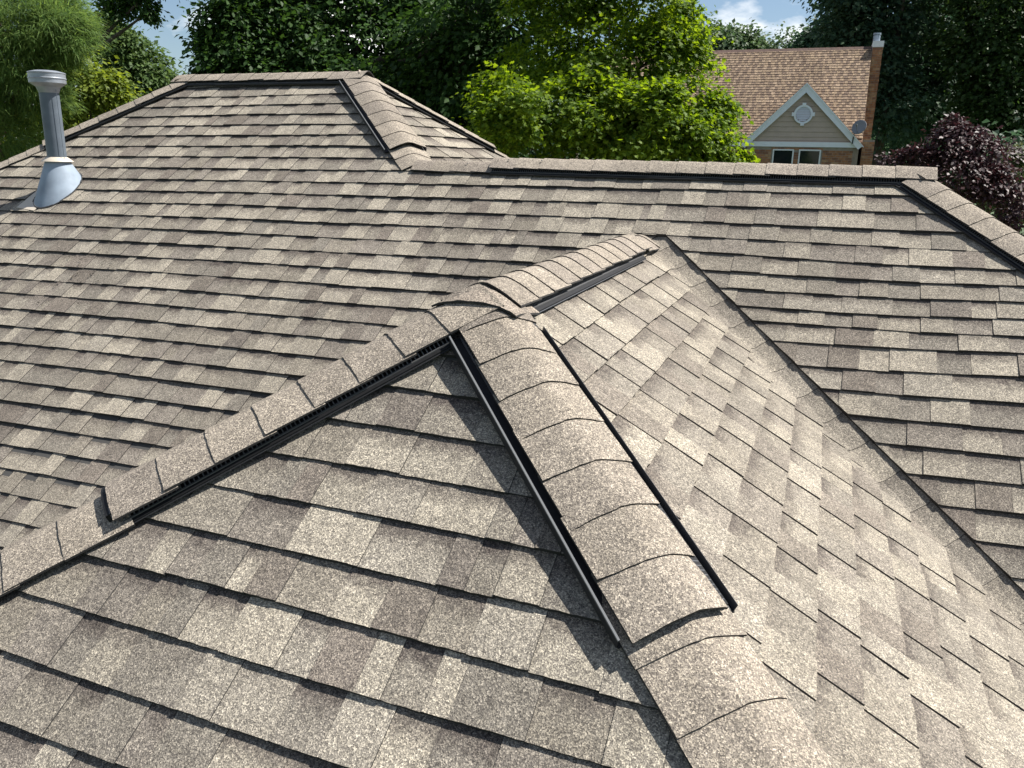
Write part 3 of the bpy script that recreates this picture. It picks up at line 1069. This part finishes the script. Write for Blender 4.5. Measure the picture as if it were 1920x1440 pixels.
# gable roof planes with their own shingles
gb_ = MB()
for sgn in (-1, 1):
    d = Vector((sgn * GW, 0, -GH)).normalized()
    nrm = Vector((sgn * GH, 0, GW)).normalized()
    ln_ = math.hypot(GW, GH) + .10
    for r in range(int(ln_ / .14)):
        dep = GH - (r * .14) * GH / math.hypot(GW, GH)
        y = NY - .12
        while y < NY + dep + .3:
            w_ = random.uniform(.15, .28)
            nroof_piece(gb_, Vector((NX, y, EZ + GH + .125)) + d * (r * .14), Vector((0, 1, 0)), d, nrm, w_, .15, random.choice(NL + ND), 0)
            y += w_
tag(gb_.build('gable_shingles', ROOFN, rf, attrs=True), kind='stuff')
# gutter and downspout on the left
b = MB(); b.aabox(NX - 7.5, NX - 2.0, NY - .10, NY + .02, EZ - .06, EZ + .06); b.build('gutter', TRIM, nh)
b = MB(); b.aabox(NX - 1.90, NX - 1.82, NY + .1, NY + .17, GZ, EZ - .05); b.build('downspout', simple('brown_downspout', (.12, .08, .06), .5), nh)
# round louvre
lc = Vector((NX - .02, NY - .005, EZ + .99))
b = MB()
seg = 36
for k in range(seg):
    a0, a1 = 2 * math.pi * k / seg, 2 * math.pi * (k + 1) / seg
    q = [lc + Vector((math.cos(a) * r, 0, math.sin(a) * r)) for a, r in ((a0, .24), (a1, .24), (a1, .305), (a0, .305))]
    b.prism(q, (0, -.05, 0))
fr = b.build('louvre_vent', TRIM, nh)
for a in (0, 90, 180, 270):
    b = MB(); aa = math.radians(a)
    ux = Vector((math.cos(aa), 0, math.sin(aa))); uy = Vector((-ux.z, 0, ux.x))
    b.prism([lc + ux * .27 + uy * .05, lc + ux * .27 - uy * .05, lc + ux * .365 - uy * .065, lc + ux * .365 + uy * .065], (0, -.062, 0))
    b.build('keystone', TRIM, fr)
for i in range(9):
    z = -.21 + i * .0525
    hw_ = math.sqrt(max(.0, .24 ** 2 - z * z))
    b = MB()
    b.prism([lc + Vector((-hw_, 0, z + .045)), lc + Vector((hw_, 0, z + .045)), lc + Vector((hw_, -.03, z)), lc + Vector((-hw_, -.03, z))], (0, .006, .004))
    b.build('louvre_slat', TRIM, fr)
# chimney on the right gable end
CX0, CX1 = NX + 1.95, NX + 2.27
CY0, CY1 = NY + RUN - .25, NY + RUN + 1.0
CZT = ridge_pt.z + .12
b = MB(); b.aabox(CX0, CX1, CY0, CY1, GZ, CZT - .12)
b.aabox(CX0 + .0, CX1 + .05, NY + .42, CY0, GZ, EZ + .2)
ch = b.build('chimney', MORTAR, nh)
bs = [MB() for _ in BRICK]
def chim_bricks(x0, x1, y, z0, z1, side):
    for r in range(int((z1 - z0) / .076)):
        z = z0 + r * .076
        x = x0 - (r % 2) * .105
        while x < x1:
            a, c = max(x, x0), min(x + .2, x1)
            if c - a > .03:
                q = bs[random.choices(range(3), (.5, .2, .3))[0]]
                pr = random.random() * .012
                if side: q.aabox(y - .01, y + .008 + pr, a, c, z, z + .065)
                else: q.aabox(a, c, y - .008 - pr, y + .01, z, z + .065)
            x += .21
chim_bricks(CX0, CX1, CY0, EZ - 1.5, CZT - .13, False)
chim_bricks(CY0, CY1, CX1, EZ - 1.5, CZT - .13, True)
chim_bricks(CX0, CX1 + .05, NY + .42, EZ - 1.6, EZ + .2, False)
for q, m in zip(bs, BRICK):
    tag(q.build('chimney_bricks', m, ch), kind='stuff')
b = MB(); b.aabox(CX0 - .02, CX1 + .03, CY0 - .03, CY1 + .03, CZT - .12, CZT + .08); b.build('chimney_cap', WHITE, ch)
b = MB()
fc = Vector(((CX0 + CX1) / 2 - .06, CY0 + .5, CZT + .08))
b.tube([fc, fc + Vector((0, 0, .24))], [.12, .12], 16)
b.tube([fc + Vector((0, 0, .27)), fc + Vector((0, 0, .33))], [.13, .13], 16)
b.tube([fc + Vector((0, 0, .24)), fc + Vector((0, 0, .27))], [.08, .08], 10)
b.build('chimney_flue', GALV, ch)

# satellite dish on the right corner of the gable
dish = empty('satellite_dish', (NX + 1.58, NY - .12, EZ + .18))
tag(dish, 'grey round satellite dish on a short post at the right corner of the gable', 'satellite dish')
c = Vector((NX + 1.76, NY - .34, EZ + .58))
ax = Vector((-.35, -.85, .42)).normalized()
ux = ax.cross(Vector((0, 0, 1))).normalized(); uz = ux.cross(ax)
b = MB()
vs, fs = [c - ax * .05], []
for j in range(1, 6):
    r = .235 * j / 5
    for k in range(24):
        a = 2 * math.pi * k / 24
        vs.append(c + ux * (r * math.cos(a)) + uz * (r * 1.08 * math.sin(a)) + ax * (-.05 + .05 * (j / 5) ** 2))
for k in range(24): fs.append((0, 1 + k, 1 + (k + 1) % 24))
for j in range(4):
    for k in range(24):
        k2 = (k + 1) % 24
        fs.append((1 + j * 24 + k, 1 + (j + 1) * 24 + k, 1 + (j + 1) * 24 + k2, 1 + j * 24 + k2))
b.add(vs, fs)
o = b.build('dish', simple('grey_dish', (.20, .21, .23), .5), dish, smooth=True)
md = o.modifiers.new('solidify', 'SOLIDIFY'); md.thickness = .012
b = MB(); b.tube([Vector((NX + 1.62, NY - .12, EZ + .05)), Vector((NX + 1.64, NY - .13, EZ + .38)), c - ax * .06], [.022, .022, .03], 8)
b.build('mast', simple('dark_mast', (.06, .06, .06), .5, .5), dish)
b = MB(); b.tube([c - uz * .2, c + ax * .22 - uz * .05], [.012, .012], 6); b.tube([c + ax * .20 - uz * .05, c + ax * .28 - uz * .04], [.03, .03], 8)
b.build('feed_arm', simple('feed_grey', (.15, .15, .16), .5), dish)

# ------------------------------------------------------------------ trees
BARK = simple('grey_brown_bark', (.085, .065, .05), .9, 0, .35, 9, .5)
PINEBARK = simple('reddish_pine_bark', (.12, .07, .05), .9, 0, .35, 9, .5)
MAPLE_L = leaf_material('maple_leaf', (.050, .105, .011), (.19, .275, .032), .56, .2)
DARK_L = leaf_material('dark_oak_leaf', (.016, .042, .010), (.050, .105, .022), .36, .2)
MID_L = leaf_material('mid_green_leaf', (.020, .045, .012), (.050, .092, .022), .35, .25)
YEL_L = leaf_material('yellow_green_leaf', (.085, .13, .018), (.19, .24, .04), .5, .25)
PINE_L = leaf_material('pine_needle', (.058, .115, .032), (.155, .225, .062), .5, .1)
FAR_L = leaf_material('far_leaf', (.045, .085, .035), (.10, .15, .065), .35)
DIM_L = leaf_material('deep_green_leaf', (.028, .062, .038), (.070, .118, .062), .36, .2)  # leaf colour lifted and blued to paint in a slight haze
LIND_L = leaf_material('linden_leaf', (.042, .080, .022), (.10, .155, .045), .4, .2)
PURP_L = leaf_material('purple_leaf', (.026, .011, .014), (.070, .030, .030), .2, .4)
OLIVE_L = leaf_material('olive_leaf', (.045, .060, .018), (.10, .12, .035), .3)

LEAF = {   # outline points (x across, y along), fan faces from the stalk
    'oval': (np.array([(0, 0), (.36, .45), (0, 1), (-.36, .45)]), [(0, 1, 2), (0, 2, 3)]),
    'maple': (np.array([(0, 0), (.55, .18), (.34, .46), (.62, .72), (.20, .66), (0, 1.05), (-.20, .66), (-.62, .72), (-.34, .46), (-.55, .18)]),
              [(0, 1, 2), (0, 2, 4), (2, 3, 4), (0, 4, 5), (0, 5, 6), (0, 6, 8), (6, 7, 8), (0, 8, 9)]),
    'needle': (np.array([(-.045, 0), (.045, 0), (0, 1)]), [(0, 1, 2)]),
}
def leaves_mesh(name, pos, axis, nrm, size, kind, mat, parent):
    """pos (n,3), axis the direction each leaf points, nrm its face normal"""
    n = len(pos)
    out, tris = LEAF[kind]
    axis = axis / np.linalg.norm(axis, axis=1, keepdims=True)
    side = np.cross(axis, nrm); side /= (np.linalg.norm(side, axis=1, keepdims=True) + 1e-9)
    up = np.cross(side, axis)
    k = len(out)
    V = np.zeros((n, k, 3))
    cup = RNG.uniform(-.1, .35, n)
    for i, (ox, oy) in enumerate(out):
        V[:, i] = pos + (side * ox + axis * oy + up * (abs(ox) * cup)[:, None] * 1.0 - up * (.18 * oy * oy)) * size[:, None]
    V = V.reshape(-1, 3)
    T = np.array(tris)
    Fi = (np.arange(n)[:, None, None] * k + T[None]).reshape(-1)
    inv = np.array(world_of(parent).inverted())
    V = V @ inv[:3, :3].T + inv[:3, 3]
    me = bpy.data.meshes.new(name)
    nt_ = len(Fi) // 3
    me.vertices.add(len(V)); me.vertices.foreach_set('co', V.astype(np.float32).ravel())
    me.loops.add(len(Fi)); me.loops.foreach_set('vertex_index', Fi.astype(np.int32))
    me.polygons.add(nt_)
    me.polygons.foreach_set('loop_start', np.arange(0, nt_ * 3, 3, dtype=np.int32))
    me.update(calc_edges=True)
    me.materials.append(mat)
    o = bpy.data.objects.new(name, me)
    COL.objects.link(o)
    o.parent = parent
    tag(o, kind='stuff')
    return o

def unit(n):
    v = RNG.normal(size=(n, 3))
    return v / np.linalg.norm(v, axis=1, keepdims=True)

def tree(name, label, base, height, blobs, mat, kind='oval', leaf=.08, group=None, cat='tree', bark=None, trunk_r=.22, flat=.55, shell=.35, limbs=True, lean=(0, 0)):
    """blobs: (centre, radii, number of sprays, leaves per spray, spray radius)"""
    t = empty(name, base)
    tag(t, label, cat, group)
    base = Vector(base)
    b = MB()
    top = Vector((base.x + lean[0], base.y + lean[1], base.z + height))
    pts, rad = [], []
    for i in range(8):
        f = i / 7
        p = base.lerp(top, f) + Vector((vnoise(f * 3.1, base.x), vnoise(f * 2.7, base.y + 5), 0)) * (.25 * (1 if 0 < i else 0))
        pts.append(p); rad.append(trunk_r * (1 - .85 * f) * (1.35 if i == 0 else 1))
    b.tube(pts, rad, 10)
    b.build('trunk', bark or BARK, t, smooth=True)
    lb = MB()
    P_, A_, N_, S_ = [], [], [], []
    for (c, r, ns, nl, sr) in blobs:
        c = np.array(c); r = np.array(r if hasattr(r, '__len__') else (r, r, r * .85))
        d = unit(ns)
        rr = RNG.uniform(shell, 1, ns) ** .6
        # lumpy outline
        lump = 1 + .22 * np.sin(d[:, 0] * 5.1 + c[0]) * np.cos(d[:, 2] * 4.3 + c[2]) + RNG.uniform(-.12, .12, ns)
        cen = c + d * r * (rr * lump)[:, None]
        if limbs:
            src = pts[min(6, max(1, int((c[2] - .5 * r[2] - base.z) / max(height, .1) * 7)))]
            k = np.array(src)
            mid = Vector(k * .5 + c * .5 + np.array([0, 0, -.12 * r[2]]))
            lb.tube([Vector(k), mid, Vector(c)], [trunk_r * .38, trunk_r * .24, trunk_r * .10], 6, caps=False)
            for q in cen[:max(3, ns // 7)]:
                m_ = Vector((q + c) / 2 + np.array([0, 0, -.06 * r[2]]))
                lb.tube([Vector(c * .85 + np.array(mid) * .15), m_, Vector(q)], [trunk_r * .11, trunk_r * .07, .006], 4, caps=False)
        for i in range(ns):
            n = int(nl * RNG.uniform(.6, 1.4))
            s = sr * RNG.uniform(.7, 1.35)
            off = RNG.normal(size=(n, 3)) * np.array([s, s, s * flat]) * .62
            # sprays hang outward
            off[:, 2] -= .25 * (off[:, 0] ** 2 + off[:, 1] ** 2) / s
            p = cen[i] + off
            o_ = d[i] * np.array([1, 1, .3])
            ax = o_ + RNG.normal(size=(n, 3)) * .55 + off / s * .5 + np.array([0, 0, -.35])
            nn = np.array([0, 0, 1.0]) + d[i] * .45 + RNG.normal(size=(n, 3)) * .45
            P_.append(p); A_.append(ax); N_.append(nn); S_.append(leaf * RNG.uniform(.6, 1.35, n))
    if limbs and lb.v: lb.build('limbs', bark or BARK, t, smooth=True)
    leaves_mesh('crown', np.concatenate(P_), np.concatenate(A_), np.concatenate(N_), np.concatenate(S_), kind, mat, t)
    return t

def bl(px, py, d, rpx, ns, nl, sr, squash=.85, deep=1.0):
    """a crown mass seen at that pixel with that apparent radius"""
    r = rpx / F_PX * d
    return (tuple(at(px, py, d)), (r, r * deep, r * squash), ns, nl, sr)

def ground_at(px, d):
    p = at(px, 330, d)
    return (p.x, p.y, GZ)

# bright maple in the middle, right behind the lower ridge
D = 12.5
tree('maple_tree', 'bright green maple in front of the brown roofed house', ground_at(1090, 14.3), 9.5,
     [bl(985, 190, 11.6, 70, 22, 230, .24), bl(960, 235, 11.8, 50, 12, 220, .22), bl(1110, 215, 12, 85, 24, 230, .25), bl(1215, 240, 11.8, 85, 28, 230, .25),
      bl(1290, 205, 12.2, 62, 20, 230, .24), bl(1345, 205, 12.3, 34, 9, 200, .18), bl(1300, 270, 11.9, 66, 20, 230, .23), bl(1372, 292, 12, 26, 7, 180, .15),
      bl(1140, 120, 12.6, 90, 24, 230, .27), bl(1245, 95, 12.6, 70, 24, 230, .25), bl(1205, 5, 12.9, 85, 22, 230, .27), bl(1280, 20, 12.9, 30, 8, 200, .2),
      bl(1050, 100, 13.4, 90, 18, 200, .28), bl(1110, -60, 13.2, 120, 26, 200, .30), bl(1060, 20, 13.4, 90, 18, 200, .3), bl(1060, -190, 13.6, 160, 30, 200, .34),
      bl(900, 290, 12.6, 50, 9, 180, .25), bl(1060, 300, 12.4, 80, 16, 200, .25), bl(1180, 310, 12.4, 80, 16, 200, .25)],
     MAPLE_L, 'maple', .062, trunk_r=.13, flat=.5, shell=.5)
# tall dark tree behind the upper ridge
tree('oak_tree', 'tall dark shaded tree behind the upper ridge', ground_at(610, 19), 13,
     [bl(440, 120, 17, 56, 24, 130, .30), bl(445, 50, 17, 62, 26, 130, .34), bl(395, 75, 17, 26, 8, 110, .22), bl(395, 160, 17, 34, 10, 110, .24), bl(520, 60, 18, 110, 40, 130, .5), bl(560, 150, 17.5, 110, 36, 130, .46),
      bl(680, 80, 18, 130, 44, 130, .5), bl(700, 190, 17, 110, 36, 130, .46), bl(800, 190, 17.5, 110, 40, 130, .46), bl(830, 60, 18, 120, 40, 130, .5),
      bl(900, 250, 17, 70, 22, 130, .4), bl(520, -60, 18, 110, 34, 130, .5), bl(640, -80, 18.5, 150, 44, 130, .55), bl(800, -90, 18.5, 150, 36, 130, .55),
      bl(600, -230, 19, 180, 40, 130, .6), bl(760, -250, 19, 200, 40, 130, .6), bl(920, -120, 18.5, 140, 30, 130, .5), bl(960, -290, 19, 190, 30, 130, .6),
      bl(880, 130, 15.5, 100, 26, 120, .42), bl(900, 20, 15.5, 110, 28, 120, .42), bl(820, 90, 16, 100, 22, 120, .42), bl(780, 240, 16, 80, 20, 120, .4), bl(960, 60, 15, 70, 16, 110, .36)],
     DARK_L, 'oval', .13, trunk_r=.34, flat=.6)
# overhanging boughs against the sky on the left
tree('ash_tree', 'tree whose thin dark boughs hang into the sky gap above the flue pipe', ground_at(150, 21), 13.5,
     [bl(205, -2, 20, 22, 5, 80, .26), bl(222, 22, 20, 16, 4, 70, .2), bl(262, 2, 20, 22, 5, 80, .24), bl(282, 20, 20, 14, 3, 50, .18), bl(245, -50, 20, 50, 12, 90, .32), bl(330, -50, 20, 50, 7, 80, .3)],
     DARK_L, 'oval', .12, trunk_r=.2, flat=.7)
# soft pine at the left edge: tufts of long needles
tree('pine_tree', 'soft needled pine behind the flue pipe at the left edge', ground_at(-30, 13.5), 10.5,
     [bl(20, 60, 12, 90, 60, 200, .17), bl(95, 60, 12, 70, 46, 200, .16), bl(40, 150, 12.2, 85, 56, 200, .17), bl(120, 20, 12.4, 60, 26, 190, .16), bl(150, 60, 12.4, 38, 16, 180, .13),
      bl(-20, 240, 12.4, 90, 46, 190, .18), bl(40, -60, 12.6, 110, 50, 180, .19), bl(-60, 100, 12.6, 120, 40, 170, .19), bl(-60, 300, 12.6, 90, 26, 170, .19), bl(60, -190, 12.8, 130, 40, 170, .2)],
     PINE_L, 'needle', .13, bark=PINEBARK, trunk_r=.2, flat=.8)
tree('shrub_tree', 'sunlit yellow green young tree behind the flue pipe', ground_at(130, 14.5), 5.6,
     [bl(130, 130, 14, 46, 16, 100, .26), bl(175, 160, 14, 46, 16, 100, .26), bl(205, 165, 14, 34, 10, 90, .22), bl(160, 215, 14, 60, 16, 90, .28), bl(95, 200, 14.4, 60, 14, 90, .3), bl(60, 250, 14.4, 80, 14, 90, .3)],
     YEL_L, 'oval', .085, trunk_r=.1)
tree('linden_tree', 'round dark green tree between the pine and the tall dark tree', ground_at(235, 27), 9.5,
     [bl(240, 100, 26, 52, 24, 120, .44), bl(270, 130, 26, 46, 20, 120, .42), bl(215, 75, 26, 44, 18, 120, .42), bl(185, 55, 26.5, 32, 12, 120, .4), bl(295, 150, 26, 30, 10, 110, .4), bl(230, 180, 26, 90, 26, 120, .5), bl(320, 170, 27, 34, 9, 110, .4)],
     LIND_L, 'oval', .15, trunk_r=.22)
# woods right of the neighbour's house
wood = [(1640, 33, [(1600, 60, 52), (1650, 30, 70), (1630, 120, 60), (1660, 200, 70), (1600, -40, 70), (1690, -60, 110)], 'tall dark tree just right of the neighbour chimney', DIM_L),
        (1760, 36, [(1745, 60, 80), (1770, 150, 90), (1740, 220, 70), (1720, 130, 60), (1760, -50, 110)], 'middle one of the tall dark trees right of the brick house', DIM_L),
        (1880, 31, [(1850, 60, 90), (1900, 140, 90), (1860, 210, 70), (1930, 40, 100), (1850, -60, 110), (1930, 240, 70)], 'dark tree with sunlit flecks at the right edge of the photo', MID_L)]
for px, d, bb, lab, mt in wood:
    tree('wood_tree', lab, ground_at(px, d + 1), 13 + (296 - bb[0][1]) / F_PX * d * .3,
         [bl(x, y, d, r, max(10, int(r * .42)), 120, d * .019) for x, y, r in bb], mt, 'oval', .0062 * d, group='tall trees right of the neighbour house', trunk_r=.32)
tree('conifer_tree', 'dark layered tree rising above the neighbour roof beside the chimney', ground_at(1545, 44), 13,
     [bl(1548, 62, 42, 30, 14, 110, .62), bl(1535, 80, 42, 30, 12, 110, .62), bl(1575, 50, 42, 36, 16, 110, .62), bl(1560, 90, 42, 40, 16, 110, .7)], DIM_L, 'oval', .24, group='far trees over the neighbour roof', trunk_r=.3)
tree('far_tree', 'round pale green tree above the left end of the neighbour roof', ground_at(1375, 58), 11,
     [bl(1372, 78, 56, 30, 18, 120, .8), bl(1400, 88, 56, 26, 14, 120, .8), bl(1350, 90, 56, 24, 12, 120, .8), bl(1385, 110, 56, 50, 16, 120, .9)], FAR_L, 'oval', .30, group='far trees over the neighbour roof', trunk_r=.3)
tree('far_tree', 'tall grey green tree between the maple and the round pale tree', ground_at(1318, 62), 13,
     [bl(1322, 62, 60, 24, 12, 120, .8), bl(1312, 90, 60, 30, 14, 120, .8)], FAR_L, 'oval', .30, group='far trees over the neighbour roof', trunk_r=.3)
tree('far_tree', 'thin see through tree against the white cloud over the neighbour roof', ground_at(1480, 52), 11.5,
     [bl(1475, 72, 50, 24, 10, 34, .7), bl(1500, 78, 50, 22, 8, 34, .7), bl(1455, 88, 50, 18, 7, 34, .6), bl(1490, 95, 50, 34, 10, 40, .7)], FAR_L, 'oval', .22, group='far trees over the neighbour roof', trunk_r=.12)
# purple plum at the right
tree('plum_tree', 'dark purple leaved plum behind the right end of the lower ridge', ground_at(1800, 15), 5.4,
     [bl(1800, 268, 14.2, 46, 18, 100, .22), bl(1765, 292, 14.2, 30, 9, 90, .18), bl(1850, 300, 14.2, 44, 15, 100, .22), bl(1790, 238, 14.2, 20, 6, 90, .15), bl(1835, 255, 14.2, 20, 6, 90, .16), bl(1868, 345, 14, 38, 13, 100, .22), bl(1718, 292, 14.2, 20, 5, 80, .14), bl(1675, 295, 14.5, 20, 4, 70, .13), bl(1800, 330, 14, 50, 13, 100, .24), bl(1905, 395, 14, 34, 9, 100, .22)],
     PURP_L, 'oval', .075, trunk_r=.1)
tree('juniper_shrub', 'olive green upright shrub at the right edge behind the plum', ground_at(1925, 17), 5.6,
     [bl(1915, 290, 16.5, 34, 14, 110, .24), bl(1925, 350, 16.5, 44, 16, 110, .26), bl(1890, 380, 16.5, 40, 12, 110, .26)], OLIVE_L, 'oval', .07, cat='shrub', trunk_r=.08)
# shaded undergrowth and far woods: masses nobody could count
def mass(name, label, blobs, mat, leaf):
    t = empty(name, (blobs[0][0][0], blobs[0][0][1], GZ)); tag(t, label, 'woodland', kind='stuff')
    P_, A_, N_, S_ = [], [], [], []
    for (c, r, ns, nl, sr) in blobs:
        d = unit(ns)
        cen = np.array(c) + d * np.array(r) * (RNG.uniform(.3, 1, ns) ** .6)[:, None]
        for i in range(ns):
            p = cen[i] + RNG.normal(size=(nl, 3)) * sr * .6
            P_.append(p); A_.append(unit(nl) + np.array([0, 0, -.3])); N_.append(np.array([0, 0, 1.]) + unit(nl) * .7); S_.append(leaf * RNG.uniform(.6, 1.4, nl))
    leaves_mesh('foliage', np.concatenate(P_), np.concatenate(A_), np.concatenate(N_), np.concatenate(S_), 'oval', mat, t)
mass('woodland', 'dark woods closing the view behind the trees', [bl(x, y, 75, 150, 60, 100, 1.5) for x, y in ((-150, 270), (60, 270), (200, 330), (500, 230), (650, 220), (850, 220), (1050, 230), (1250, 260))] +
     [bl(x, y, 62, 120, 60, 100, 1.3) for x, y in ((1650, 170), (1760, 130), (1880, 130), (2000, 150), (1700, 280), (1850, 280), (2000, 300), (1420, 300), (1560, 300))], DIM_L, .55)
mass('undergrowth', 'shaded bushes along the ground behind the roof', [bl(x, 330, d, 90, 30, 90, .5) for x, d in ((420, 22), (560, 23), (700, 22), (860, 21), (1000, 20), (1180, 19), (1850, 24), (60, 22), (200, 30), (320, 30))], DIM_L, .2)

# a few dead leaves caught on the courses near the flue pipe
lm = MB()
lr = random.Random(3)
for i in range(34):
    x, y = -4.75 + lr.gauss(0, .11), 4.15 + lr.gauss(0, .13)
    c = Vector(on_main(x, y)) + nM * (.021 + lr.random() * .004)
    a = lr.random() * 6.28
    ax = (Vector((math.cos(a), math.sin(a), sM * math.sin(a)))).normalized()
    ay = nM.cross(ax)
    L_ = lr.uniform(.006, .02)
    lm.add([c - ax * L_, c + ay * L_ * .35 + nM * .004, c + ax * L_, c - ay * L_ * .35 + nM * .002], [(0, 1, 2), (0, 2, 3)])
lt_ = lm.build('leaf_litter', simple('dead_leaf', (.05, .04, .028), .9))
tag(lt_, 'small patch of dark dead leaf bits on the main slope below the flue pipe', 'leaf litter', kind='stuff')
